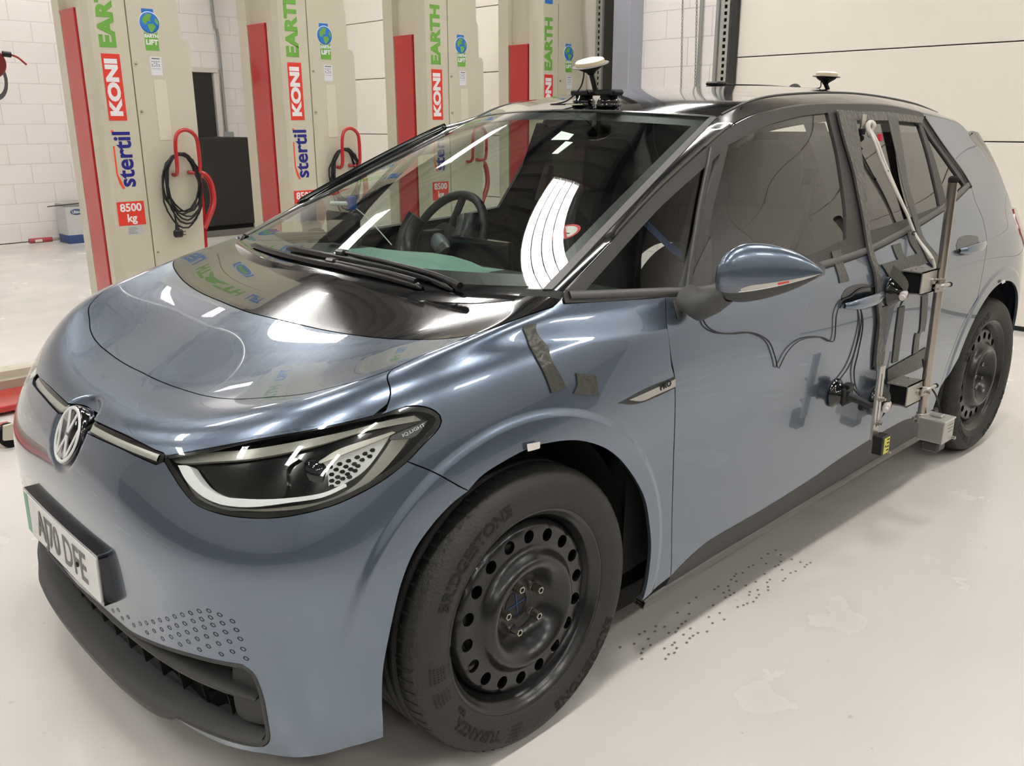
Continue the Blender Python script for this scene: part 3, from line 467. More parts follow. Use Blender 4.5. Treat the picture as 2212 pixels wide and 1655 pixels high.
UVD = json.loads('''{"bonnet":[[[0,0.947],[0.2548,0.942],[0.365,0.9378],[0.4593,0.9359],[0.5404,0.938],[0.605,0.9426],[0.6457,0.9434],[0.737,0.942],[0.8219,0.9529],[0.8966,0.9622],[0.9686,0.9892]],[[0.9686,0.9892],[1.0117,1.05],[1.0584,1.0956],[1.0878,1.1275]],[[1.0878,1.1275],[0.9219,1.1399],[0.799,1.1459],[0.6563,1.1483],[0.4927,1.1499],[0.2714,1.1521],[0,1.15]]],"cowl":[[[0,1.15],[0.2714,1.1521],[0.4927,1.1499],[0.6563,1.1483],[0.799,1.1459],[0.9219,1.1399],[1.0878,1.1275]],[[1.0878,1.1275],[1.1651,1.1475],[1.2621,1.1912],[1.3617,1.234]],[[1.3617,1.234],[1.3441,1.3004]],[[1.2877,1.2887],[1.1,1.296],[0.9,1.3],[0.6,1.3],[0.3,1.3],[0,1.3]]],"nose":[[[0,0.947],[0.2548,0.942],[0.365,0.9378],[0.4593,0.9359],[0.5404,0.938],[0.605,0.9426],[0.6457,0.9434],[0.737,0.942],[0.8219,0.9529],[0.8966,0.9622],[0.9686,0.9892]],[[0.9686,0.9892],[0.9646,0.8773],[0.9451,0.8244]],[[0.9178,0.818],[0.8875,0.816],[0.7972,0.8102],[0.6594,0.8007],[0.5347,0.7808],[0.4105,0.7505]],[[0.41,0.7581],[0.3689,0.7608],[0.315,0.7669],[0.231,0.7738],[0.1214,0.7755],[0,0.772]]],"bumper":[[[0,0.738],[0.1378,0.7414],[0.252,0.7415],[0.3413,0.7367],[0.4176,0.7334]],[[0.4263,0.7435],[0.462,0.7279],[0.5148,0.707],[0.5663,0.693],[0.6346,0.6879],[0.7104,0.6883],[0.7913,0.6916],[0.8642,0.699],[0.9168,0.7084],[0.9778,0.7252],[1.0218,0.7431]],[[1.0218,0.7431],[1.0943,0.7166],[1.1786,0.6728]],[[1.1786,0.6728],[1.1389,0.6578],[1.0952,0.6298],[1.049,0.5841],[1.0019,0.5011],[0.9716,0.3897],[0.9665,0.2873],[0.9716,0.1974]],[[0.9716,0.1974],[0.9335,0.1951],[0.8928,0.1909],[0.8416,0.1822],[0.7778,0.1759],[0.7101,0.1767],[0.6559,0.1718],[0.5599,0.1613],[0.4565,0.1631]],[[0.4565,0.1631],[0.3618,0.1656]],[[0.3618,0.1656],[0.4633,0.1738],[0.5709,0.1816],[0.6392,0.1865],[0.6871,0.1938],[0.7091,0.2024],[0.7233,0.2223],[0.7262,0.2516]],[[0.7262,0.2516],[0.725,0.3106],[0.7185,0.3475],[0.7064,0.3772],[0.681,0.3925]],[[0.681,0.3925],[0.6188,0.388],[0.5291,0.379],[0.4209,0.3632],[0.3219,0.3488],[0.2383,0.3484],[0.1522,0.3486],[0,0.34]]],"fender":[[[0.9686,0.9892],[1.0117,1.05],[1.0584,1.0956],[1.1045,1.1124]],[[1.0878,1.1275],[1.1651,1.1475],[1.2621,1.1912],[1.3617,1.234]],[[1.3617,1.234],[1.3441,1.3004]],[[1.3441,1.3004],[1.4121,1.2571],[1.4732,1.2604],[1.6946,1.2738],[1.8803,1.2659]],[[1.8803,1.2659],[1.8511,0.9811],[1.8512,0.7955],[1.8618,0.7584],[1.8646,0.6746],[1.8805,0.4378],[1.9021,0.2269]],[[1.9021,0.2269],[1.8436,0.2179],[1.7758,0.2039]],[[1.7758,0.2039],[1.7872,0.271],[1.7898,0.3543],[1.774,0.437],[1.7443,0.5139],[1.6685,0.5994],[1.5921,0.6583],[1.5014,0.6948],[1.4091,0.7095],[1.3283,0.7109],[1.2224,0.6944],[1.1786,0.6728]],[[1.1786,0.6728],[1.0943,0.7166],[1.0218,0.7431]],[[1.0218,0.7431],[1.0533,0.7612],[1.0808,0.7742]],[[1.0808,0.7742],[1.092,0.7849],[1.0866,0.797],[1.0606,0.8106],[1.0235,0.8207],[0.9817,0.8242]],[[0.9485,0.8182],[0.9178,0.818]],[[0.9451,0.8244],[0.9646,0.8773],[0.9686,0.9892]]],"lamp":[[[0.4165,0.7561],[0.5387,0.7856],[0.6627,0.8092],[0.807,0.8193],[0.9091,0.8227],[0.9817,0.8242]],[[0.9817,0.8242],[1.0235,0.8207],[1.0606,0.8106],[1.0866,0.797],[1.092,0.7849],[1.0808,0.7742]],[[1.0808,0.7742],[1.0533,0.7612],[1.0218,0.7431],[0.9778,0.7252],[0.9168,0.7084],[0.8642,0.699],[0.7913,0.6916],[0.7104,0.6883],[0.6346,0.6879],[0.5663,0.693],[0.5148,0.707],[0.462,0.7279],[0.4263,0.7435]],[[0.4263,0.7435],[0.4165,0.7561]]],"lightbar":[[[0,0.772],[0.1214,0.7755],[0.231,0.7738],[0.315,0.7669],[0.3689,0.7608],[0.41,0.7581]],[[0.41,0.7581],[0.4176,0.7334]],[[0.4176,0.7334],[0.3413,0.7367],[0.252,0.7415],[0.1378,0.7414],[0,0.738]]],"grille":[[[0,0.34],[0.1522,0.3486],[0.2383,0.3484],[0.3219,0.3488],[0.4209,0.3632],[0.5291,0.379],[0.6188,0.388],[0.681,0.3925]],[[0.681,0.3925],[0.7064,0.3772],[0.7185,0.3475],[0.725,0.3106],[0.7262,0.2516]],[[0.7262,0.2516],[0.7233,0.2223],[0.7091,0.2024],[0.6871,0.1938],[0.6392,0.1865],[0.5709,0.1816],[0.4633,0.1738],[0.3618,0.1656]],[[0.3618,0.1656],[0.25,0.1755],[0,0.175]]],"drl":[[[0.4615,0.7435],[0.5043,0.7224],[0.5591,0.7073],[0.615,0.7011],[0.6826,0.7022],[0.7797,0.7105],[0.8536,0.7143],[0.9,0.7244]],[[0.9,0.7244],[0.8925,0.7287],[0.8515,0.7206],[0.7771,0.7171],[0.6845,0.714],[0.6237,0.7125],[0.5692,0.7195],[0.529,0.7331],[0.4961,0.7464],[0.4615,0.7435]]],"drl2":[[[0.4742,0.7305],[0.5268,0.7044],[0.5817,0.6923],[0.6851,0.6972],[0.7682,0.7002],[0.844,0.7031],[0.9141,0.7131],[0.9672,0.732],[0.9989,0.753],[1.0215,0.7721]],[[1.0215,0.7721],[0.9764,0.776]],[[0.9764,0.776],[0.9685,0.7651],[0.9425,0.7391],[0.9159,0.7228],[0.8603,0.7095],[0.7817,0.7058],[0.6836,0.7003],[0.597,0.6983],[0.5357,0.7085],[0.4913,0.7259],[0.4742,0.7305]]],"drltop":[[[0.4276,0.7587],[0.5297,0.7785],[0.63,0.7877],[0.7149,0.7945],[0.7945,0.7994],[0.8724,0.803],[0.9529,0.8072],[1.0229,0.8056]],[[1.0229,0.8056],[1.0449,0.7952]],[[1.0449,0.7952],[0.9633,0.7969],[0.8903,0.7957],[0.8103,0.7873],[0.7396,0.7809],[0.6402,0.771],[0.5418,0.7613],[0.4473,0.7476],[0.4276,0.7587]]],"plate":[[[0.8218,0.7632],[0.8853,0.7745],[0.9724,0.7862]],[[0.9724,0.7862],[0.9647,0.7737],[0.9346,0.7434],[0.8925,0.7287],[0.8604,0.7266]],[[0.8604,0.7266],[0.8492,0.7433],[0.837,0.7567],[0.8218,0.7632]]],"tag":[[[0.9686,0.7769],[0.979,0.783],[1.0574,0.793]],[[1.0574,0.793],[1.0297,0.7742],[0.9686,0.7769]]],"lens":[[[0.7806,0.7716],[0.8009,0.7724],[0.8253,0.7603],[0.8482,0.7416],[0.8558,0.7263],[0.844,0.7253],[0.8176,0.7363],[0.7956,0.7531],[0.7806,0.7716]]],"chrome":[[[0.8202,0.7641],[0.8638,0.7781],[0.9717,0.7881]],[[0.9717,0.7881],[0.9754,0.784],[0.8869,0.7714],[0.825,0.7609],[0.8202,0.7641]]],"mod":[[[0.514,0.7502],[0.5842,0.7194],[0.6389,0.7143],[0.7599,0.7184],[0.7479,0.7574],[0.7646,0.7717],[0.6858,0.7704],[0.514,0.7502]]],"dots":[[0.8677,0.7567],[0.8862,0.759],[0.9045,0.7617],[0.9205,0.7646],[0.9363,0.7674],[0.8638,0.75],[0.8845,0.7519],[0.9027,0.7534],[0.9181,0.757],[0.934,0.7598],[0.8571,0.7444],[0.8799,0.7458],[0.8977,0.7472],[0.9126,0.7498],[0.8482,0.7547],[0.8732,0.7396],[0.894,0.7413],[0.9093,0.7441],[0.8622,0.7358],[0.8859,0.7363],[0.9007,0.7368],[0.8774,0.7322],[0.8659,0.728]],"dimples":[[0.3359,0.3707],[0.3677,0.3874],[0.3963,0.4005],[0.4253,0.4143],[0.4533,0.4287],[0.4815,0.4418],[0.5079,0.4563],[0.534,0.4688],[0.5597,0.481],[0.586,0.4928],[0.6129,0.5005],[0.6398,0.4971],[0.6689,0.488],[0.3927,0.3759],[0.424,0.3919],[0.4544,0.407],[0.4845,0.4219],[0.5102,0.4358],[0.5373,0.4493],[0.564,0.4632],[0.5895,0.4747],[0.6146,0.4851],[0.4533,0.3846],[0.4853,0.4007],[0.5137,0.4159],[0.5413,0.4303],[0.5669,0.4439],[0.5932,0.4566],[0.6182,0.4684],[0.6436,0.4784],[0.6757,0.4693],[0.5128,0.3925],[0.5412,0.4084],[0.5693,0.4235],[0.5965,0.4368],[0.6225,0.4484],[0.648,0.4591],[0.5718,0.3996],[0.5988,0.4148],[0.627,0.4284],[0.6554,0.4392],[0.6824,0.4502],[0.631,0.4051],[0.6602,0.4176],[0.6866,0.4281],[0.6915,0.4079],[0.2809,0.3653],[0.3128,0.3815],[0.2332,0.3642],[0.2648,0.3791]],"bar":[[-0.2416,0.335],[-0.0893,0.3246],[0.1015,0.3152],[0.3061,0.3272],[0.4387,0.3267],[0.558,0.3224],[0.6463,0.3203],[0.6971,0.3183]],"sensor":[[[0.6302,0.3772],[0.6877,0.3834],[0.7089,0.3567],[0.7186,0.3097],[0.7212,0.2473],[0.7156,0.2284]],[[0.7156,0.2284],[0.6623,0.2229],[0.6176,0.24],[0.6302,0.3772]]],"sensdot":[[0.6815,0.3635]],"pro_black":[[[1.6481,0.7413],[1.75,0.7527],[1.8619,0.7592]],[[1.8619,0.7592],[1.8606,0.7399]],[[1.8606,0.7399],[1.7924,0.7338],[1.7301,0.7303],[1.6873,0.7331],[1.6481,0.7413]]],"pro_silver":[[[1.685,0.7419],[1.7581,0.7477],[1.8616,0.7553]],[[1.8616,0.7553],[1.8607,0.7424]],[[1.8607,0.7424],[1.7927,0.7381],[1.7304,0.7338],[1.685,0.7419]]],"pro_text":[[1.7989,0.748],[1.8428,0.7513]],"sticker":[[[1.3286,0.7234],[1.3679,0.7204],[1.3674,0.7091],[1.3311,0.7104],[1.3286,0.7234]]],"tapeA":[[[1.3552,1.1093],[1.4036,1.1162]],[[1.4036,1.1162],[1.4564,0.9466],[1.4543,0.8608],[1.4804,0.7915]],[[1.4804,0.7915],[1.4308,0.7887]],[[1.4308,0.7887],[1.4133,0.8703],[1.4003,1.0157],[1.3552,1.1093]]],"tapeB":[[[1.5198,0.8147],[1.5802,0.8002]],[[1.5802,0.8002],[1.5797,0.7638]],[[1.5797,0.7638],[1.501,0.7789]],[[1.501,0.7789],[1.5176,0.7929],[1.5198,0.8147]]],"wiperA":[[-0.4309,0.0389],[-0.1323,0.0571],[0.1405,0.0487],[0.3507,0.0461],[0.5237,0.0205],[0.6789,-0.0184]],"band":[[-0.855,0.9998],[-0.7608,-0.0069]],"stick":[[0.3115,0.7707],[0.4122,0.7758],[0.4016,0.8151],[0.3015,0.8343],[0.3115,0.7707]],"stick2":[[0.4205,0.6813],[0.4521,0.6832],[0.454,0.762],[0.4071,0.7658],[0.4205,0.6813]],"nosmoke":[[0.8449,0.2778]],"front_door":[[[0.5093,0.9904],[0.6551,0.9773],[0.9568,0.9708],[1.3269,0.9779],[1.5822,0.9899]],[[1.5822,0.9899],[1.5671,0.9169],[1.5883,0.7933],[1.6217,0.6608],[1.6538,0.5056],[1.6957,0.3279]],[[1.6957,0.3279],[1.4399,0.3103],[1.2924,0.2942],[1.0088,0.278],[0.7409,0.274],[0.6642,0.2664],[0.5921,0.2491],[0.5319,0.2274]],[[0.5319,0.2274],[0.5105,0.4345],[0.4956,0.6944],[0.4913,0.7974],[0.4807,0.8516],[0.4795,0.9308],[0.5093,0.9904]]],"rear_door":[[[1.5822,0.9899],[1.8862,1.0269],[2.24,1.081],[2.5645,1.1494]],[[2.5645,1.1494],[2.5748,1.1383],[2.5681,1.0978],[2.5921,1.0305],[2.5739,0.977]],[[2.5739,0.977],[2.522,0.88],[2.5068,0.8193],[2.494,0.7278]],[[2.494,0.7278],[2.3735,0.6373],[2.2955,0.5095],[2.2648,0.391],[2.2254,0.2834]],[[2.1096,0.2959],[1.9697,0.3299],[1.6957,0.3279]],[[1.6957,0.3279],[1.6538,0.5056],[1.6217,0.6608],[1.5883,0.7933],[1.5671,0.9169],[1.5822,0.9899]]],"silltop":[[0.5319,0.2274],[0.5921,0.2491],[0.6642,0.2664],[0.7409,0.274],[1.0088,0.278],[1.2924,0.2942],[1.4399,0.3103],[1.6957,0.3279],[1.9697,0.3299],[2.1096,0.2959]],"sillbot":[[0.4138,0.1873],[0.7729,0.1958],[1.0322,0.1976],[1.7185,0.2117],[2.1517,0.2132]],"Bc":[[0.2083,1.0324],[0.366,1.1061],[0.5853,1.2106],[0.754,1.2843],[0.9804,1.3735],[1.098,1.4086],[1.2331,1.4325],[1.4338,1.4515],[1.631,1.4589],[2.0292,1.4586],[2.3421,1.4331]],"B2":[[[2.3389,1.4297],[2.5318,1.4125],[2.6743,1.3942],[2.7372,1.3681],[2.7561,1.3366]],[[2.7561,1.3366],[2.8388,1.2773],[2.9205,1.2049],[3.0084,1.1127],[3.043,1.0443]]],"Ds":[[2.3348,1.416],[2.4189,1.3075],[2.5252,1.2113],[2.5696,1.1492]],"QG":[[[0.2416,1.016],[0.5588,1.1663],[0.7284,1.2381],[0.9353,1.3192]],[[0.9353,1.3192],[0.5761,0.9989]],[[0.5761,0.9989],[0.3813,1.009],[0.2416,1.016]]],"DG":[[[0.9881,1.3431],[1.2084,1.3936],[1.4138,1.4205],[1.5918,1.4323]],[[1.5918,1.4323],[1.5629,1.3063],[1.5134,1.1578],[1.4612,1.045]],[[1.4612,1.045],[1.1975,1.0214],[0.6909,0.9991]],[[0.6909,0.9991],[0.7602,1.1105],[0.9881,1.3431]]],"RG":[[[1.7592,1.4298],[2.006,1.4241],[2.2561,1.3993]],[[2.2638,1.3892],[2.2427,1.2558],[2.2133,1.101]],[[2.2133,1.101],[1.8761,1.0727],[1.6242,1.0574]],[[1.6242,1.0574],[1.6739,1.2],[1.7592,1.4298]]],"RQ":[[[2.2945,1.389],[2.3462,1.3205],[2.5088,1.1576]],[[2.5088,1.1576],[2.2798,1.1086]],[[2.2798,1.1086],[2.2941,1.2541],[2.2945,1.389]]],"MT":[[[0.7659,1.1101],[0.7335,1.0451],[0.6954,0.994]],[[0.6954,0.994],[0.5944,0.9957]],[[0.5944,0.9957],[0.6912,1.0608],[0.7659,1.1101]]],"tail":[[[3.0023,1.0338],[3.2216,1.0139],[3.1699,0.9248],[3.134,0.8478]],[[3.134,0.8478],[2.9997,0.8834],[2.9231,0.949],[3.0023,1.0338]]],"beltS":[[[0.5093,0.9904],[0.6551,0.9773],[0.9568,0.9708],[1.3269,0.9779],[1.5822,0.9899]],[[1.5822,0.9899],[1.8862,1.0269],[2.24,1.081],[2.5645,1.1494]]],"rseam":[[[2.5748,1.1383],[2.5681,1.0978],[2.5921,1.0305],[2.5739,0.977]],[[2.5739,0.977],[2.522,0.88],[2.5068,0.8193],[2.494,0.7278]],[[2.494,0.7278],[2.3735,0.6373],[2.2955,0.5095],[2.2648,0.391],[2.2254,0.2834]]],"rarch":[[2.3303,0.2992],[2.3385,0.4368],[2.3569,0.5601],[2.4447,0.6608],[2.5266,0.711],[2.6469,0.7455],[2.7888,0.7484],[2.9103,0.7235],[3.1652,0.6268]],"bseam":[[1.5822,0.9899],[1.5671,0.9169],[1.5883,0.7933],[1.6217,0.6608],[1.6538,0.5056],[1.6957,0.3279]],"dseam":[[0.5093,0.9904],[0.4795,0.9308],[0.4807,0.8516],[0.4913,0.7974],[0.4956,0.6944],[0.5105,0.4345],[0.5319,0.2274]],"arch":[[0.9716,0.1974],[0.9665,0.2873],[0.9716,0.3897],[1.0019,0.5011],[1.049,0.5841],[1.0952,0.6298],[1.1389,0.6578],[1.1786,0.6728],[1.2224,0.6944],[1.3283,0.7109],[1.4091,0.7095],[1.5014,0.6948],[1.5921,0.6583],[1.6685,0.5994],[1.7443,0.5139],[1.774,0.437],[1.7898,0.3543],[1.7872,0.271],[1.7758,0.2039]],"t1":[[[1.344,1.0167],[1.4051,1.0206]],[[1.4051,1.0206],[1.3859,0.9786],[1.3853,0.9265]],[[1.3853,0.9265],[1.3276,0.9278]],[[1.3276,0.9278],[1.3346,0.9704],[1.344,1.0167]]],"t2":[[[1.7457,1.001],[1.8069,1.0031]],[[1.8069,1.0031],[1.7994,0.9692],[1.7998,0.9361]],[[1.7998,0.9361],[1.7491,0.9354]],[[1.7491,0.9354],[1.7424,0.9688],[1.7457,1.001]]],"t3":[[[1.8833,1.0396],[1.932,1.0466]],[[1.932,1.0466],[1.9322,0.9998],[1.9464,0.9598]],[[1.9464,0.9598],[1.8977,0.9568]],[[1.8977,0.9568],[1.8807,0.9966],[1.8833,1.0396]]],"t4":[[[1.6179,0.952],[2.0109,0.9615]],[[2.0109,0.9615],[2.0318,0.9245]],[[2.0318,0.9245],[1.6478,0.9106]],[[1.6478,0.9106],[1.6179,0.952]]],"t5":[[[1.991,1.4193],[2.071,1.4096]],[[2.071,1.4096],[2.0252,1.3106],[1.9802,1.1852],[1.9808,1.0587],[1.9891,0.9948],[2.0567,0.9252]],[[2.0567,0.9252],[2.0318,0.892]],[[2.0318,0.892],[1.9504,0.9361],[1.9442,1.03],[1.9289,1.1565],[1.9577,1.2963],[1.991,1.4193]]],"t6":[[[1.7291,0.7962],[1.7759,0.7976]],[[1.7759,0.7976],[1.7853,0.6814],[1.7924,0.5959]],[[1.7924,0.5959],[1.7484,0.5959]],[[1.7484,0.5959],[1.7318,0.7069],[1.7291,0.7962]]],"t7":[[[1.9131,0.8111],[1.9645,0.8125]],[[1.9645,0.8125],[1.9855,0.7164],[1.9863,0.6732]],[[1.9863,0.6732],[1.9484,0.6674],[1.9602,0.5993]],[[1.9602,0.5993],[1.9129,0.5992]],[[1.9129,0.5992],[1.906,0.6745],[1.939,0.681],[1.9131,0.8111]]],"t8":[[[1.7145,0.5806],[2.0312,0.6041]],[[2.0312,0.6041],[2.0573,0.5636]],[[2.0573,0.5636],[2.0432,0.5302],[1.7331,0.5311]],[[1.7331,0.5311],[1.7145,0.5806]]],"t9":[[[1.6375,1.4368],[1.7515,1.4328]],[[1.7515,1.4328],[1.7197,1.3472],[1.655,1.2009],[1.6084,1.0718],[1.5818,0.9728],[1.574,0.8865],[1.5924,0.7615],[1.6514,0.6555],[1.6436,0.5912]],[[1.6436,0.5912],[1.6065,0.5985]],[[1.6065,0.5985],[1.5853,0.6675],[1.575,0.7642],[1.5445,0.8603],[1.5488,0.962],[1.5686,1.0314],[1.5861,1.1462],[1.6057,1.2323],[1.6143,1.3342],[1.6375,1.4368]]],"t10":[[[1.7515,1.4328],[1.9578,1.4335],[2.1835,1.4227],[2.3134,1.4127]],[[2.3134,1.4127],[2.2758,1.3925]],[[2.2758,1.3925],[2.0681,1.4015],[1.83,1.4038],[1.7406,1.4041]],[[1.7406,1.4041],[1.7515,1.4328]]],"t11":[[[1.5807,0.8175],[1.6376,0.8171]],[[1.6376,0.8171],[1.6438,0.7054],[1.6377,0.6171]],[[1.6377,0.6171],[1.5906,0.6147]],[[1.5906,0.6147],[1.5736,0.7331],[1.5807,0.8175]]],"handle1":[[[1.3269,0.8888]],[[1.5609,0.8851]]],"handle2":[[[2.2539,0.9635]],[[2.4826,0.9516]]],"h1cup":[[[1.3297,0.8884],[1.3706,0.9087],[1.461,0.9105],[1.5614,0.891]],[[1.5614,0.891],[1.5622,0.8353],[1.4897,0.8259],[1.3969,0.839],[1.3375,0.8617],[1.3297,0.8884]]],"h2cup":[[[2.2463,0.9559],[2.3009,0.9776],[2.387,0.9804],[2.4784,0.9675]],[[2.4784,0.9675],[2.4515,0.937],[2.383,0.9157],[2.2878,0.9132],[2.2406,0.9315],[2.2463,0.9559]]],"smallstick":[[[2.7143,0.7655],[2.7529,0.7684]],[[2.7529,0.7684],[2.7647,0.7552]],[[2.7647,0.7552],[2.726,0.7524],[2.7143,0.7655]]],"t12":[[[0.5262,0.9766],[0.5391,0.9772],[0.5355,0.9362]],[[0.5355,0.9362],[0.5225,0.9357],[0.5262,0.9766]]],"apatch":[[[1.7783,1.3888],[1.9528,1.4035],[2.0574,1.3935],[2.0127,1.2949],[1.8349,1.2764],[1.7343,1.302],[1.7783,1.3888]]],"bluetape":[[0.5675,1.1668],[0.6032,1.1274],[0.6343,1.0911],[0.6638,1.0725]],"wA":[[-0.426,0.0373],[-0.1214,0.0517],[0.1078,0.0513],[0.3189,0.0429],[0.5027,0.0208],[0.6773,-0.0224]],"aA":[[0.0014,0.0688],[0.1768,0.0616],[0.4036,0.0407],[0.582,0.0128],[0.7114,-0.0245]],"wB":[[-0.7472,-0.0151],[-0.4481,0.0049],[-0.1959,0.0147],[0.0567,0.0188],[0.2504,0.0109],[0.4119,-0.0031],[0.5505,-0.023]],"aB":[[-0.0074,0.0319],[0.2048,0.0244],[0.3715,0.0112],[0.5161,-0.01]]}''')
WC = (.0, .34); RWC = (2.77, .34)
def sstep(a, b, x): t = np.clip((x-a)/(b-a), 0, 1); return t*t*(3-2*t)
class Body:       # a base surface with the pressed wheel-arch bands
    def __init__(s, base, badge=False): s.b = base; s.badge = badge
    def ev(s, uv):
        P = s.b.ev(uv)
        for (cx, cz), R in ((WC, .470), (RWC, .475)):
            r = np.hypot(P[:, 0]-cx, P[:, 2]-cz); m = 1-sstep(R-.014, R+.006, r)
            sd = sstep(.70, .82, np.abs(P[:, 1]))*sstep(.15, .25, P[:, 2])
            P[:, 1] += np.sign(P[:, 1])*.0055*m*sd
        if s.badge:
            r = np.sqrt((P[:, 0]+.652)**2+P[:, 1]**2+(P[:, 2]-.712)**2); P[:, 0] += .030*(1-sstep(.055, .105, r))
        return P
    def jac(s, uv, e=2e-4):
        uv = np.atleast_2d(uv)
        return (s.ev(uv+[e, 0])-s.ev(uv-[e, 0]))/(2*e), (s.ev(uv+[0, e])-s.ev(uv-[0, e]))/(2*e)
    def nrm(s, uv):
        a, b = s.jac(uv); n = np.cross(a, b); n /= np.linalg.norm(n, axis=1)[:, None]+1e-12; return n*s.sgn
BF = Body(front, True); BF.sgn = 1; BF.sgn = -1 if BF.nrm([[0.05, .5]])[0][0] > 0 else 1
BS = Body(side); BS.sgn = 1; BS.sgn = -1 if BS.nrm([[1.2, .6]])[0][1] > 0 else 1
BR = Body(roof); BR.sgn = 1; BR.sgn = -1 if BR.nrm([[.1, 1.6]])[0][2] < 0 else 1
def densify(S, segs, ds=.012, smooth=True, closed=True):
    out = []
    for seg in segs:
        seg = [np.array(p, float) for p in seg]
        if len(seg) < 2: continue
        if len(seg) > 2 and smooth: q = np.array(spline(seg, 10))
        else: q = np.array([seg[0]+(seg[-1]-seg[0])*t for t in np.linspace(0, 1, 30)]) if len(seg) == 2 else np.concatenate([np.linspace(a, b, 12)[:-1] for a, b in zip(seg[:-1], seg[1:])]+[[seg[-1]]])
        P = S.ev(q); L = np.concatenate([[0], np.cumsum(np.linalg.norm(np.diff(P, axis=0), axis=1))])
        n = max(2, int(L[-1]/ds)); t = np.linspace(0, L[-1], n+1)
        r = np.stack([np.interp(t, L, q[:, 0]), np.interp(t, L, q[:, 1])], -1)
        out.append(r[:-1] if closed else r)
    return np.concatenate(out)
def clean(S, lp, mn=.002):
    P = S.ev(lp); keep = [0]
    for i in range(1, len(lp)):
        if np.linalg.norm(P[i]-P[keep[-1]]) > mn: keep.append(i)
    if np.linalg.norm(P[keep[-1]]-P[0]) < mn: keep.pop()
    return lp[keep]
def inset(S, lp, d):
    a, b = S.jac(lp); n = np.cross(a, b); n /= np.linalg.norm(n, axis=1)[:, None]+1e-12
    P = S.ev(lp); t = np.roll(P, -1, 0)-np.roll(P, 1, 0); t /= np.linalg.norm(t, axis=1)[:, None]+1e-12
    wv = np.cross(n, t)*d
    area = .5*np.sum(lp[:, 0]*np.roll(lp[:, 1], -1)-np.roll(lp[:, 0], -1)*lp[:, 1]); sg = 1 if area > 0 else -1
    out = lp.copy()
    for i in range(len(lp)):
        J = np.stack([a[i], b[i]], -1); duv = np.linalg.lstsq(J, wv[i], rcond=None)[0]; out[i] = lp[i]+sg*duv
    return out
def inside(lp, q):
    x, y = q[:, 0], q[:, 1]; c = np.zeros(len(q), bool); n = len(lp)
    for i in range(n):
        x0, y0 = lp[i]; x1, y1 = lp[(i+1) % n]
        if y0 == y1: continue
        m = ((y0 > y) != (y1 > y)) & (x < (x1-x0)*(y-y0)/(y1-y0)+x0); c ^= m
    return c
def sym(S, segs):      # half outline from the centre line round and back, mirrored to a whole one
    h = densify(S, segs, closed=True); h = np.vstack([h, [segs[-1][-1]]]); m = h[::-1].copy(); m[:, 0] *= -1
    return np.vstack([h, m[1:-1]])
def fmt_segs(s): return s
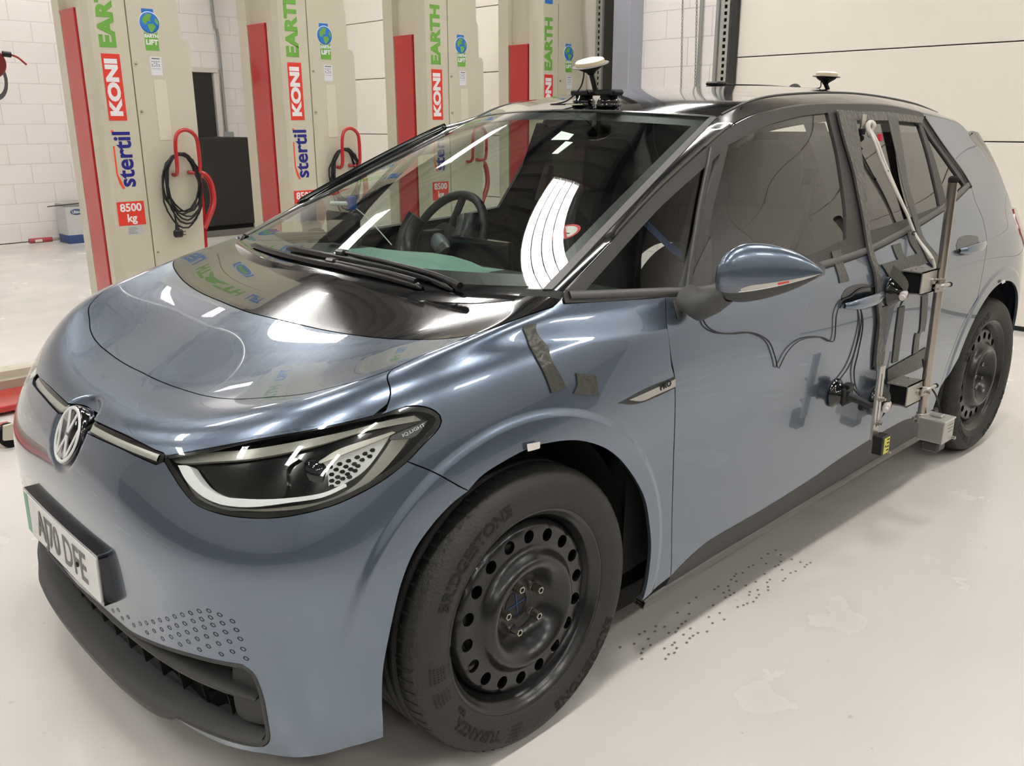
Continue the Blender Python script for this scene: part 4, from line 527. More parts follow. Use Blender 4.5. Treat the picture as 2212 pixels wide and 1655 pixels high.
def panel(name, S, loop, m, parent, holes=(), gap=.0016, thick=.010, step=.016, off=0., rim=True, rings=(), **k):
    lp = clean(S, np.asarray(loop, float))
    if gap: lp = inset(S, lp, gap)
    hs = [clean(S, np.asarray(h, float)) for h in holes]
    lo, hi = lp.min(0), lp.max(0)
    ga = np.arange(lo[0], hi[0], step); gb = np.arange(lo[1], hi[1], step)
    g = np.stack(np.meshgrid(ga, gb, indexing='ij'), -1).reshape(-1, 2); g[:, 1] += (np.arange(len(ga)).repeat(len(gb)) % 2)*step*.5
    g = g[inside(lp, g)]
    allb = np.vstack([lp]+hs)
    for h in hs: g = g[~inside(h, g)]
    if len(g):
        dmin = np.full(len(g), 9.)
        for i in range(0, len(allb), 50): dmin = np.minimum(dmin, np.sqrt(((g[:, None]-allb[None, i:i+50])**2).sum(-1)).min(1))
        g = g[dmin > step*.45]
    rs = []
    for q in rings:
        q = np.asarray(q, float); ok_ = inside(lp, q)
        for h in hs: ok_ &= ~inside(h, q)
        db = np.full(len(q), 9.)
        for i in range(0, len(allb), 50): db = np.minimum(db, np.sqrt(((q[:, None]-allb[None, i:i+50])**2).sum(-1)).min(1))
        ok_ &= db > .0035; rs.append((q, ok_))
        if len(g):
            d_ = np.full(len(g), 9.)
            for i in range(0, len(q), 50): d_ = np.minimum(d_, np.sqrt(((g[:, None]-q[None, i:i+50])**2).sum(-1)).min(1))
            g = g[d_ > .005]
    loops = [lp]+hs; pts = []; edges = []
    for h in loops:
        n0 = len(pts); pts += [tuple(p) for p in h]; edges += [(n0+i, n0+(i+1) % len(h)) for i in range(len(h))]
    for q, ok_ in rs:
        ix = {}
        for i in range(len(q)):
            if ok_[i]: ix[i] = len(pts); pts.append(tuple(q[i]))
        edges += [(ix[i], ix[(i+1) % len(q)]) for i in range(len(q)) if ok_[i] and ok_[(i+1) % len(q)]]
    pts += [tuple(p) for p in g]
    r = delaunay_2d_cdt([Vector(p) for p in pts], edges, [], 0, 1e-8)
    V = np.array([(v.x, v.y) for v in r[0]]); F = [f for f in r[2] if len(f) == 3]
    C_ = np.array([V[list(f)].mean(0) for f in F]); ok = inside(lp, C_)
    for h in hs: ok &= ~inside(h, C_)
    F = [f for f, o in zip(F, ok) if o]
    N = S.nrm(V); P = S.ev(V)+N*off
    FN = []
    for f in F:
        a, b, c = P[list(f)]; FN.append(tuple(f) if np.cross(b-a, c-a)@N[f[0]] > 0 else (f[0], f[2], f[1]))
    vs = [tuple(p) for p in P]; ns = [tuple(x) for x in N]; fs = FN
    if rim and thick:
        for h in loops:
            Pn = S.nrm(h); Pp = S.ev(h)+Pn*off; n = len(h); i0 = len(vs)
            t = np.roll(Pp, -1, 0)-np.roll(Pp, 1, 0); o_ = np.cross(t, Pn); o_ /= np.linalg.norm(o_, axis=1)[:, None]+1e-12
            ar_ = .5*np.sum(h[:, 0]*np.roll(h[:, 1], -1)-np.roll(h[:, 0], -1)*h[:, 1])
            sg = (1 if ar_ > 0 else -1)*S.sgn*(1 if h is lp else -1)
            vs += [tuple(p) for p in Pp]+[tuple(p) for p in Pp-Pn*thick]; ns += [tuple(x*sg) for x in o_]*2
            for i in range(n):
                j = (i+1) % n; q = (i0+i, i0+j, i0+n+j, i0+n+i)
                A, B, C__ = np.array(vs[q[0]]), np.array(vs[q[1]]), np.array(vs[q[2]])
                fs.append(q if np.cross(B-A, C__-A)@(o_[i]*sg) > 0 else q[::-1])
    me = bpy.data.meshes.new(name); me.from_pydata(vs, [], fs); me.polygons.foreach_set('use_smooth', [True]*len(fs)); me.update()
    me.normals_split_custom_set_from_vertices(ns)
    return put(name, me, m, parent, **k)
def mirrored(o, parent=None):
    c = o.copy(); COL.objects.link(c); c.parent = parent if parent is not None else o.parent
    c.matrix_parent_inverse = Matrix.Identity(4)
    c.scale = (1, -1, 1); return c
def strip_on(S, uv, halfw, off=.001, prof=None):  # ribbon following uv path; returns grid of points
    uv = np.asarray(uv, float); P = S.ev(uv); N = S.nrm(uv); T = np.gradient(P, axis=0); T /= np.linalg.norm(T, axis=1)[:, None]
    B = np.cross(N, T); hw = halfw if hasattr(halfw, '__len__') else [halfw]*len(P)
    prof = prof or [(-1, 0), (1, 0)]
    return [[tuple(P[i]+B[i]*a*hw[i]+N[i]*(off+b)) for a, b in prof] for i in range(len(P))]

def circ_uv(S, c, R, seed, nn=72):   # arch circle in (u,v) by walking
    out = []; w = np.array(seed, float)
    for a in np.linspace(0, 2*PI, nn+1)[:-1]:
        tx, tz = c[0]+R*math.cos(a), c[1]+R*math.sin(a)
        for _ in range(25):
            P = S.ev(w)[0]; J0, J1 = S.jac(w); J = np.array([[J0[0][0], J1[0][0]], [J0[0][2], J1[0][2]]]); st = np.linalg.lstsq(J, np.array([tx-P[0], tz-P[2]]), rcond=None)[0]
            w = w+np.clip(st, -.05, .05); w[1] = max(w[1], .02)
            if abs(st).max() < 1e-6: break
        out.append(w.copy())
    return np.array(out)
RINGF = [circ_uv(front_side, WC, .470+d_, [1.8, .35], 260) for front_side in [type('S', (), dict(ev=lambda self, q: front.ev(q), jac=Body.jac))()] for d_ in (-.015, -.010, -.004, .002, .007)]
RINGS = [np.array([[RWC[0]+(.475+d_)*math.cos(a), RWC[1]+(.475+d_)*math.sin(a)] for a in np.linspace(0, 2*PI, 261)[:-1]]) for d_ in (-.015, -.010, -.004, .002, .007)]
CAR = thing('car', 'blue grey hatchback car with black roof and black steel wheels', 'car')
D = UVD
L = lambda S, k, **a: densify(S, D[k], **a)
lamp_loop = L(BF, 'lamp'); grille_half = D['grille']
bonnet = panel('bonnet', BF, sym(BF, D['bonnet']), PAINT, CAR, step=.013)
panel('bonnet_black_panel', BF, sym(BF, D['cowl']), BLACK, CAR, step=.014, off=.0005)
panel('nose_panel', BF, sym(BF, D['nose']), PAINT, CAR, step=.012)
panel('front_bumper', BF, sym(BF, D['bumper']), PAINT, CAR, step=.012, gap=.0012, rings=RINGF+[q*[-1, 1] for q in RINGF])
fen = panel('front_fender', BF, L(BF, 'fender'), PAINT, CAR, step=.014, rings=RINGF); mirrored(fen)
# dark inner shell so that seams and openings look into the dark
archx = [[.0+.425*math.cos(a), 0] for a in ()]
# ---- headlamps
hl = thing('headlamp', '', '', parent=CAR)
def uncat(o, parent):
    for k_ in ('label', 'category'):
        if k_ in o: del o[k_]
    o.parent = parent; return o
uncat(hl, CAR)
panel('lamp_housing', BF, lamp_loop, mat('lamp_black', (.06, .06, .06), .18, 0, .6), hl, gap=0, off=-.034, thick=0, rim=False)
wl = MB(); lp_ = clean(BF, lamp_loop); Nn = BF.nrm(lp_); Pp = BF.ev(lp_); n = len(lp_)
wl.grid([[tuple(Pp[i % n]+Nn[i % n]*(-.001)), tuple(Pp[i % n]+Nn[i % n]*(-.034))] for i in range(n+1)]); wl.build('lamp_bezel', MATS['lamp_black'], hl)
panel('lamp_border', BF, lamp_loop, MATS['lamp_black'], hl, holes=[inset(BF, clean(BF, lamp_loop), .010)], gap=.001, off=-.002, thick=.003, step=.01)
panel('light_guide', BF, L(BF, 'drl', ds=.005), DRLM, hl, gap=0, off=-.008, thick=.02, step=.008)
panel('light_guide', BF, L(BF, 'drl2', ds=.005), DRLD, hl, gap=0, off=-.020, thick=.012, step=.008)
panel('light_guide', BF, L(BF, 'drltop', ds=.005), DRLD, hl, gap=0, off=-.016, thick=.012, step=.008)
pc = panel('perforated_plate', BF, L(BF, 'plate', ds=.005), WHITEPL, hl, gap=0, off=-.024, thick=.006, step=.008)
dm_ = MB()
for uv in D['dots']:
    P = BF.ev(uv)[0]; N = BF.nrm(uv)[0]; a, b = BF.jac(uv); a = a[0]/np.linalg.norm(a[0]); b = np.cross(N, a)
    h = [(.0055*math.cos(t)*(1.15 if i % 2 else 1), .0042*math.sin(t)) for i, t in enumerate(np.linspace(0, 2*PI, 7)[:-1])]
    dm_.add([P-N*.0232+a*x_+b*y_ for x_, y_ in h], [tuple(range(6))])
dm_.build('perforations', VOID, pc)
panel('trim_blade', BF, L(BF, 'chrome', ds=.004), mat('satin_silver', (.80, .79, .75), .25, .4), hl, gap=0, off=-.014, thick=.012, step=.008)
tg = panel('name_tag', BF, L(BF, 'tag', ds=.004), mat('tag_grey', (.36, .37, .38), .25, .3), hl, gap=0, off=-.006, thick=.004, step=.006)
P0, P1 = BF.ev([D['tag'][0][1], D['tag'][0][2]])
def surf_text(name, body, S, uv0, uv1, size, m, parent, off=.001, ext=.0004, bold=0, sx=1, shift=0, up=0):
    A, B = S.ev([uv0, uv1]); Nx = (S.nrm([uv0])[0]+S.nrm([uv1])[0]); Nx /= np.linalg.norm(Nx); X = B-A; Lx = np.linalg.norm(X); X /= Lx; X -= Nx*(X@Nx); X /= np.linalg.norm(X); Y = np.cross(Nx, X); O = (A+B)/2
    return MB().text(body, size, ext, bold, fn=lambda x, y, z: tuple(O+X*(x+shift)+Y*(y+up)+Nx*(z+off)), sx=sx).build(name, m, parent)
surf_text('lettering', 'IQ.LIGHT', BF, D['tag'][1][1] if False else D['tag'][0][0], D['tag'][0][2], .0092, mat('print_white', (.9, .9, .9), .4), hl, off=-.0045, sx=1.35, shift=.008, up=-.0045)
def disc(mb, O, N, r, h, n=24, dome=0):
    N = np.array(N, float)/np.linalg.norm(N); A = np.cross(N, [0, 0, 1.] if abs(N[2]) < .9 else [1., 0, 0]); A /= np.linalg.norm(A); B = np.cross(N, A)
    rings = [(r, 0), (r, h), (r*.8, h+dome*.5), (r*.4, h+dome*.9), (1e-4, h+dome)]
    mb.grid([[tuple(np.array(O)+N*hh+rr*(math.cos(t)*A+math.sin(t)*B)) for t in np.linspace(0, 2*PI, n+1)] for rr, hh in rings]); return mb
lc = BF.ev([np.mean(D['lens'][0][:-1], axis=0)])[0]; ln_ = BF.nrm([np.mean(D['lens'][0][:-1], axis=0)])[0]
fwd = np.array([-1., -.15, -.05])
disc(MB(), lc-ln_*.050+np.array([0, .012, .0]), fwd, .034, .012, 28, .016).build('projector_lens', mat('projector', (.10, .11, .12), .03, 0, 1, .01), hl)
panel('module_cover', BF, L(BF, 'mod', ds=.005), mat('lamp_black', (.06, .06, .06), .18), hl, gap=0, off=-.022, thick=.01, step=.01)
panel('lamp_lens', BF, lamp_loop, LENS, hl, gap=.001, off=.0, thick=.003)
h2 = bpy.data.objects.new('headlamp', None); COL.objects.link(h2); h2.parent = CAR
for ch in [x for x in bpy.data.objects if x.parent == hl]:
    c2 = mirrored(ch, h2)
    for g_ in [x for x in bpy.data.objects if x.parent == ch]:
        q_ = g_.copy(); COL.objects.link(q_); q_.parent = c2
# ---- light bar and badge
lb_loop = sym(BF, D['lightbar'])
lb = panel('light_bar', BF, lb_loop, mat('lamp_black', (.06, .06, .06), .18), CAR, gap=.001, off=-.006, thick=.02, step=.01)
def ribbon(uvpath, hw, off, name, m, parent, S=BF, prof=None):
    return MB().grid(strip_on(S, uvpath, hw, off, prof)).build(name, m, parent, fixn=False)
mid = [[u, .7565-.010*(abs(u)/.4)**1.5] for u in np.linspace(-.395, .395, 80)]
ribbon(mid, .0075, -.0035, 'light_guide', DRLD, lb, prof=[(-1, -.002), (-.7, 0), (.7, 0), (1, -.002)])
bc = np.array([-.664, 0, .706]); tilt = math.radians(24); bn = np.array([-math.cos(tilt), 0, math.sin(tilt)]); bu = np.array([math.sin(tilt), 0, math.cos(tilt)]); by = np.array([0, -1., 0])
B0 = bc
def bpt(x, y, z): return tuple(B0+by*x+bu*y+bn*z)   # x to the car's left in the picture right
bg = uncat(thing('badge', '', ''), CAR)
mb = MB()
for r_, z_ in ((0,),)*0: pass
prof = [(.066, -.05), (.0715, -.014), (.0715, -.004), (.0695, 0), (.0001, .001)]
mb.grid([[bpt(r_*math.cos(t), r_*math.sin(t), z_) for t in np.linspace(0, 2*PI, 49)] for r_, z_ in prof]); mb.build('badge_disc', BLACK, bg)
mb = MB()
ring = [(.0600, .001), (.0604, .0038), (.0674, .0038), (.0682, .001)]
mb.grid([[bpt(r_*math.cos(t), r_*math.sin(t), z_) for t in np.linspace(0, 2*PI, 49)] for r_, z_ in ring])
def bar2(x0, y0, x1, y1, w_):
    d = np.array([x1-x0, y1-y0]); d /= np.linalg.norm(d); nn = np.array([-d[1], d[0]])*w_/2
    q = [(x0+nn[0], y0+nn[1]), (x1+nn[0], y1+nn[1]), (x1-nn[0], y1-nn[1]), (x0-nn[0], y0-nn[1])]
    mb.add([bpt(a, b, .001) for a, b in q]+[bpt(a, b, .0035) for a, b in q], [(4, 5, 6, 7), (0, 1, 5, 4), (1, 2, 6, 5), (2, 3, 7, 6), (3, 0, 4, 7)])
R_ = .0575
for s_ in (-1, 1):
    bar2(s_*.0255, .0575, s_*.001, .0055, .0085)              # upper V
    bar2(s_*.0580, .0255, s_*.0262, -.0560, .0085)       # outer strokes of the W
    bar2(s_*.0270, -.0550, s_*.001, -.0045, .0085)          # inner strokes of the W
mb.build('emblem', WHITEPL, bg)
# ---- lower grille
gl = sym(BF, grille_half)
panel('grille_backing', BF, gl, VOID, CAR, gap=0, off=-.075, thick=0, rim=False, step=.02)
fr = uncat(thing('lower_grille', '', ''), CAR)
lp_ = clean(BF, gl, .006); lpi = inset(BF, lp_, .011); A1 = BF.ev(lp_); A2 = BF.ev(lpi); N1 = BF.nrm(lp_); N2 = BF.nrm(lpi); n = len(lp_)
mb = MB(); mb.grid([[tuple(A1[i]-N1[i]*.002), tuple(A1[i]*.7+A2[i]*.3+N1[i]*.003), tuple(A2[i]-N2[i]*.003), tuple(A2[i]-N2[i]*.07)] for i in list(range(n))+[0]]); mb.build('grille_frame', GRAIN, fr)
u_ = np.linspace(-.70, .70, 120)
vb = lambda u: .326+.004*math.cos(u*4)-.012*(abs(u)/.7)**3
ribbon([[u, vb(u)] for u in u_], [.0125*(1-.80*max(0, (abs(u)-.5)/.2)**1.5) for u in u_], -.004, 'grille_bar', GRAIN, fr, prof=[(-1, -.05), (-1, -.012), (-.6, -.002), (.2, .002), (.8, -.006), (1, -.018), (1, -.05)])
ribbon([[u, .262] for u in np.linspace(-.62, .62, 100)], .005, -.050, 'grille_bar', GRAIN, fr, prof=[(-1, -.03), (-1, 0), (1, 0), (1, -.03)])
for u in np.linspace(-.58, .58, 15):
    mb = MB()
    for v0, v1 in ((.335, .375), (.27, .31), (.205, .255)):
        P = BF.ev([[u, v0], [u, v1]]); N = BF.nrm([[u, v0]])[0]; t_ = np.array([0, .002, 0])
        mb.add([tuple(P[0]-N*.045-t_), tuple(P[1]-N*.045-t_), tuple(P[1]-N*.074-t_), tuple(P[0]-N*.074-t_), tuple(P[0]-N*.045+t_), tuple(P[1]-N*.045+t_), tuple(P[1]-N*.074+t_), tuple(P[0]-N*.074+t_)], [(0, 1, 2, 3), (7, 6, 5, 4), (0, 4, 5, 1), (3, 2, 6, 7)])
    mb.build('grille_rib', MBLACK, fr)
sp_ = panel('sensor_panel', BF, L(BF, 'sensor'), GRAIN, fr, gap=0, off=-.030, thick=.02, step=.012)
sd = BF.ev(D['sensdot'])[0]; sn = BF.nrm(D['sensdot'])[0]; disc(MB(), sd-sn*.030, sn, .010, .0012, 20).build('parking_sensor', mat('sensor_dark', (.16, .16, .16), .4), sp_)
c2 = mirrored(sp_, fr)
# chin lip
def lipw(u): return max(0., 1-(abs(u)/.70)**6)
rows_ = []
for u in np.linspace(-.70, .70, 130):
    k_ = lipw(u); kk = 1-float(sstep(.36, .48, abs(u)))*.86; q = []
    for v, o_ in ((.214, -.05), (.214, -.004), (.205, .012*k_), (.192, .024*k_), (.172, .026*k_), (.150, .016*k_), (.130, .0), (.12, -.06)):
        v = .205+(v-.205)*(kk if v < .205 else 1); o_ = o_*(kk*.7+.3) if o_ > 0 else o_
        P = BF.ev([[u, v]])[0]; N = BF.nrm([[u, v]])[0]; N[2] = 0; N /= np.linalg.norm(N); q.append(tuple(P+N*o_))
    rows_.append(q)
MB().grid(rows_).build('chin_lip', GRAIN, CAR)
# dimples in the bumper corner
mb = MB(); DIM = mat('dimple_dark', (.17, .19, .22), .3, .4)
for uv in D['dimples']:
    for s_ in (1, -1):
        q = [uv[0]*s_, uv[1]]; P = BF.ev([q])[0]; N = BF.nrm([q])[0]; a, b = BF.jac([q]); a = a[0]/np.linalg.norm(a[0]); b = np.cross(N, a)
        A_ = a*.95*s_-b*.3*1; A_ /= np.linalg.norm(A_); B_ = np.cross(N, A_)
        ds = [((.0066*math.cos(t)*A_+.0040*math.sin(t)*B_)) for t in np.linspace(0, 2*PI, 13)[:-1]]
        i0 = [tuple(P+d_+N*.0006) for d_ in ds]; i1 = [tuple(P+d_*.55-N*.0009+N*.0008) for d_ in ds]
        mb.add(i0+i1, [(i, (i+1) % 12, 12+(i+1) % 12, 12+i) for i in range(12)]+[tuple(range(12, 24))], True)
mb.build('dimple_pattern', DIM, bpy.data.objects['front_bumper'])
# registration plate
pl = uncat(thing('number_plate', '', ''), CAR)
px_, pz_, tl_ = -.7201, .4455, .0132
def pp(y, z, d):   # y to picture right (car's left) , z up, d forward
    c = .010*(1-(y/.26)**2)
    return (px_-d+z*math.sin(tl_)-c*.35, -y, pz_+z)
def slab(mb, w_, h_, d0, d1, r=.008):
    pts = []
    for cx, cz, a0 in ((w_/2-r, h_/2-r, 0), (-w_/2+r, h_/2-r, 90), (-w_/2+r, -h_/2+r, 180), (w_/2-r, -h_/2+r, 270)):
        for k_ in range(4): a = math.radians(a0+30*k_); pts.append((cx+r*math.cos(a), cz+r*math.sin(a)))
    # columns for the curve
    ys = np.linspace(-w_/2+r, w_/2-r, 15)
    top = [(y, h_/2) for y in ys[::-1]]; bot = [(y, -h_/2) for y in ys]
    P_ = pts[0:4]+top[1:-1]+pts[4:8]+pts[8:12]+bot[1:-1]+pts[12:16]; n_2 = len(P_)
    mb.add([pp(y, z, d1) for y, z in P_]+[pp(y, z, d0) for y, z in P_], [tuple(range(n_2))[::-1]]+[(i, (i+1) % n_2, n_2+(i+1) % n_2, n_2+i) for i in range(n_2)])
mb = MB(); slab(mb, .536, .124, -.035, -.003); mb.build('plate_holder', BLACK, pl)
mb = MB(); slab(mb, .520, .111, -.003, .0); pw = mb.build('plate', WPLATE, pl)
GB = mat('plate_green', (.42, .66, .52), .4)
mb = MB(); mb.add([pp(y, z, .0004) for y, z in ((-.259, -.054), (-.225, -.054), (-.225, .054), (-.259, .054))], [(0, 1, 2, 3)]); mb.build('green_band', GB, pw)
PT = mat('plate_ink', (.42, .41, .40), .5)  # letters greyed to carry the reflection on the plate
MB().text('AJ70 DFE', .104, .0002, .0016, fn=lambda x, y, z: pp(x+.018, y*1.0-.002, .0006+z), sx=.86).build('lettering', PT, pw)
disc(MB(), pp(.137, -.004, .0006), (-1, 0, 0), .006, .003, 12).build('screw', VOID, pw)
disc(MB(), pp(-.150, -.004, .0006), (-1, 0, 0), .004, .002, 12).build('screw', WHITEPL, pw)
MB().box((-.69, -.30, .375), (-.62, .30, .515), .01).build('plate_mount', BLACK, pl)
# PRO strip, small sticker
ps = panel('fender_trim', BF, L(BF, 'pro_black', ds=.005), FRAMEG, CAR, gap=0, off=.002, thick=.003, step=.01)
panel('silver_insert', BF, L(BF, 'pro_silver', ds=.005), mat('insert_silver', (.72, .71, .69), .3, .6), ps, gap=0, off=.0035, thick=.002, step=.01)
surf_text('lettering', 'PRO', BF, D['pro_text'][0], D['pro_text'][1], .020, VOID, ps, off=.0045, sx=1.15, bold=.0006)
# ---- windscreen, roof
def rect_loop(S, c0, c1, v0, v1, n=40):
    a = [[c, v0] for c in np.linspace(c0, c1, n)][:-1]; b = [[c1, v] for v in np.linspace(v0, v1, n)][:-1]
    return np.array(a+b+[[c, v1] for c in np.linspace(c1, c0, n)][:-1]+[[c0, v] for v in np.linspace(v1, v0, n)][:-1])
ws_loop = rect_loop(BR, -.972, .972, .004, .992)
panel('windscreen', BR, ws_loop, GLASS, CAR, gap=0, thick=.0, rim=False, step=.035)
FRIT = mat('ceramic_print', (.05, .05, .05), .35)
panel('windscreen_border', BR, ws_loop, FRIT, CAR, holes=[rect_loop(BR, -.925, .925, .07, .93)], gap=.001, off=-.0035, thick=0, rim=False, step=.035)
panel('windscreen_seal', BR, rect_loop(BR, .972, 1.004, .0, .995, 60), RUBBER, CAR, gap=0, off=.002, thick=.006, step=.02)
panel('windscreen_seal', BR, rect_loop(BR, -1.004, -.972, .0, .995, 60), RUBBER, CAR, gap=0, off=.002, thick=.006, step=.02)
ROOFM = mat('roof_black', (.055, .055, .06), .10, 0, 1, .01)
panel('roof', BR, rect_loop(BR, -1, 1, 1.004, 3.0, 90), ROOFM, CAR, gap=0, off=.0, thick=.012, step=.04)
panel('header_glint', BR, rect_loop(BR, -.99, .99, .993, 1.006, 60), mat('glint_grey', (.42, .42, .41), .2, .5), CAR, gap=0, off=.0015, thick=.003, step=.02)  # bright strip put in for the reflection at the roof's front gap
# ---- cant rail and A pillar: between roof edge and top of the door frames
Bt = densify(BS, [D['Bc'], [D['Bc'][-1]]+D['B2'][0]], ds=.02, closed=False); Bp = BS.ev(Bt)
ev_ = np.array([[1.004, v] for v in np.linspace(0, 3.0, 300)]); Ep = BR.ev(ev_)
xs = np.concatenate([np.linspace(.185, 1.2, 60), np.linspace(1.22, 2.68, 60)])
def at_x(P, x): i = np.argsort(P[:, 0]); return np.array([np.interp(x, P[i, 0], P[i, k]) for k in range(3)])
rows_ = []
for x in xs:
    b = at_x(Bp, x); e = at_x(Ep, x+.018*max(0, 1-(x-.185)/.6)); d = e-b; t = np.array([1, 0, .35]) if x < 1 else np.array([1, 0, 0]); nn = np.cross(d, t); nn /= np.linalg.norm(nn)
    if nn[1] > 0: nn = -nn
    w_ = np.linalg.norm(d); q = []
    for s_ in np.linspace(0, 1, 9): q.append(tuple(b+d*s_+nn*(.035*w_*math.sin(PI*s_)**.75)))
    rows_.append([tuple(np.array(b)-nn*.012+d*.02)]+q)
cr = MB().grid(rows_).build('roof_rail', BLACK, CAR); mirrored(cr)
# thin drip seal between rail and roof
ds_ = MB().tube([tuple(at_x(Ep, x)+np.array([0, -.001, .001])) for x in np.linspace(1.12, 2.68, 60)], .0035, 6).build('drip_seal', RUBBER, CAR); mirrored(ds_)
# spoiler flank
tip = np.array([3.18, -.565, 1.345])
T1 = [at_x(Ep, x) for x in np.linspace(2.68, 3.1, 8)]+[tip, np.array([3.27, -.60, 1.18]), np.array([3.34, -.63, 1.05])]
b2 = densify(BS, D['B2'], ds=.03, closed=False); Q1 = BS.ev(b2[b2[:, 0] > 2.66])
T1 = np.array(spline(T1, 3)); tt = np.linspace(0, 1, 24)
res_ = lambda P: np.stack([np.interp(tt, np.linspace(0, 1, len(P)), np.array(P)[:, k]) for k in range(3)], -1)
T2, Q2 = res_(T1), res_(Q1)
sf_ = MB().grid([[tuple(Q2[i]+(T2[i]-Q2[i])*s_+np.array([0, -.010, 0])*math.sin(PI*s_)) for s_ in np.linspace(0, 1, 6)] for i in range(24)]).build('spoiler_flank', mat('spoiler_dark', (.22, .22, .21), .25, 0, .5), CAR); mirrored(sf_)
# ---- greenhouse frame and side glass
fr_loop = densify(BS, [D['Bc'], [D['Bc'][-1], D['Ds'][0]], D['Ds'], [D['Ds'][-1], D['beltS'][1][-1]], D['beltS'][1][::-1], D['beltS'][0][::-1], [D['beltS'][0][0], [.30, 1.004], [.20, 1.012]], [[.20, 1.012], D['Bc'][0]]], ds=.014)
H = {k: L(BS, k, ds=.012) for k in ('QG', 'DG', 'RG', 'RQ')}
fo = panel('window_frame', BS, fr_loop, FRAMEG, CAR, holes=list(H.values()), gap=0, off=-.001, thick=.012, step=.025); mirrored(fo)
for k, g_ in (('QG', SGLASS), ('DG', SGLASS), ('RG', TINT), ('RQ', TINT)):
    o = panel('side_window', BS, inset(BS, clean(BS, H[k]), -.004), g_, CAR, gap=0, off=-.007, thick=0, rim=False, step=.03); mirrored(o)
o = panel('mirror_patch', BS, L(BS, 'MT', ds=.01), BLACK, CAR, gap=0, off=.004, thick=.003, step=.02); mirrored(o)
# thick rear pillar trim
pt = MB().grid(strip_on(BS, densify(BS, [D['Ds']], ds=.02, closed=False), .011, .001, [(-1, -.004), (-.8, .004), (0, .006), (.8, .004), (1, -.004)])).build('pillar_trim', BLACK, CAR); mirrored(pt)
for pts_ in ([[.905, 1.333], [.60, .995]],):
    o = MB().grid(strip_on(BS, np.linspace(pts_[0], pts_[1], 20), .010, .001, [(-1, -.003), (-.8, .003), (.8, .003), (1, -.003)])).build('quarter_divider', FRAMEG, CAR); mirrored(o)
bel = densify(BS, [D['beltS'][0], [D['beltS'][0][-1]]+D['beltS'][1][1:]], ds=.02, closed=False); bel = np.vstack([[[.22, 1.013], [.34, 1.004]], bel])
o = MB().grid(strip_on(BS, bel+[0, .012], .011, .001, [(-1, -.003), (-.8, .004), (.8, .004), (1, -.003)])).build('waist_seal', RUBBER, CAR); mirrored(o)
# ---- doors, quarter, sill
def swap(seg): return [list(p) for p in seg]
fd = panel('front_door', BS, L(BS, 'front_door'), PAINT, CAR, step=.02, rings=[np.array([[(.470+d_)*math.cos(a), .34+(.470+d_)*math.sin(a)] for a in np.linspace(-1, 1, 80)]) for d_ in (-.010, .004)]); mirrored(fd)
rd_segs = [D['beltS'][1], [D['beltS'][1][-1]]+D['rseam'][0], D['rseam'][1], D['rseam'][2], [D['rseam'][2][-1], [2.115, .29]], D['silltop'][7:10][::-1], D['bseam'][::-1]]
rdo = panel('rear_door', BS, densify(BS, rd_segs), PAINT, CAR, step=.02, rings=RINGS); mirrored(rdo)
# quarter: boundary by points in (x,z)
ra_ = [[RWC[0]+.415*math.cos(a), RWC[1]+.415*math.sin(a)] for a in np.radians(np.linspace(158, -20, 40))]
q_segs = [D['rseam'][0][::-1][0:0] or [D['beltS'][1][-1], D['Ds'][-1]], D['Ds'][::-1], [D['Ds'][0], D['B2'][0][0]], D['B2'][0], D['B2'][1], [D['B2'][1][-1], [3.30, .99]], [[3.30, .99], [3.33, .6], [3.30, .30]], [[3.30, .30], [3.17, .22]], ra_[::-1], [ra_[0], D['rseam'][2][-2]], D['rseam'][2][:-1][::-1], D['rseam'][1][::-1], [D['rseam'][0][-1]]+D['rseam'][0][::-1][1:]+[D['beltS'][1][-1]]]
qp = panel('rear_quarter', BS, densify(BS, q_segs), PAINT, CAR, step=.02, rings=RINGS); mirrored(qp)
tlp = panel('tail_lamp', BS, densify(BS, [[[3.06, 1.03], [3.20, 1.02], [3.27, .93]], [[3.27, .93], [3.30, .84]], [[3.30, .84], [3.16, .86], [3.04, .93]], [[3.04, .93], [3.06, 1.03]]], ds=.02), mat('tail_red', (.62, .16, .15), .15, 0, 1), CAR, gap=0, off=.004, thick=.01, step=.03); mirrored(tlp)
st_ = D['silltop']; sb_ = D['sillbot']
sil_segs = [[[.43, .190], [.50, .192]]+st_[:1], st_, [st_[-1], [2.30, .30]], [[2.30, .30], [2.33, .235]], [[2.33, .235], sb_[-1]], sb_[::-1], [sb_[0], [.43, .190]]]
so = panel('side_sill', BS, densify(BS, sil_segs), GRAIN, CAR, gap=0, off=.000, thick=.03, step=.03); mirrored(so)
so2 = MB().grid(strip_on(BS, densify(BS, [sb_], ds=.03, closed=False), .012, .0, [(-1, -.03), (-1, .004), (1, .006), (1.2, -.002)])).build('sill_flange', mat('sill_edge', (.36, .355, .34), .4), so)
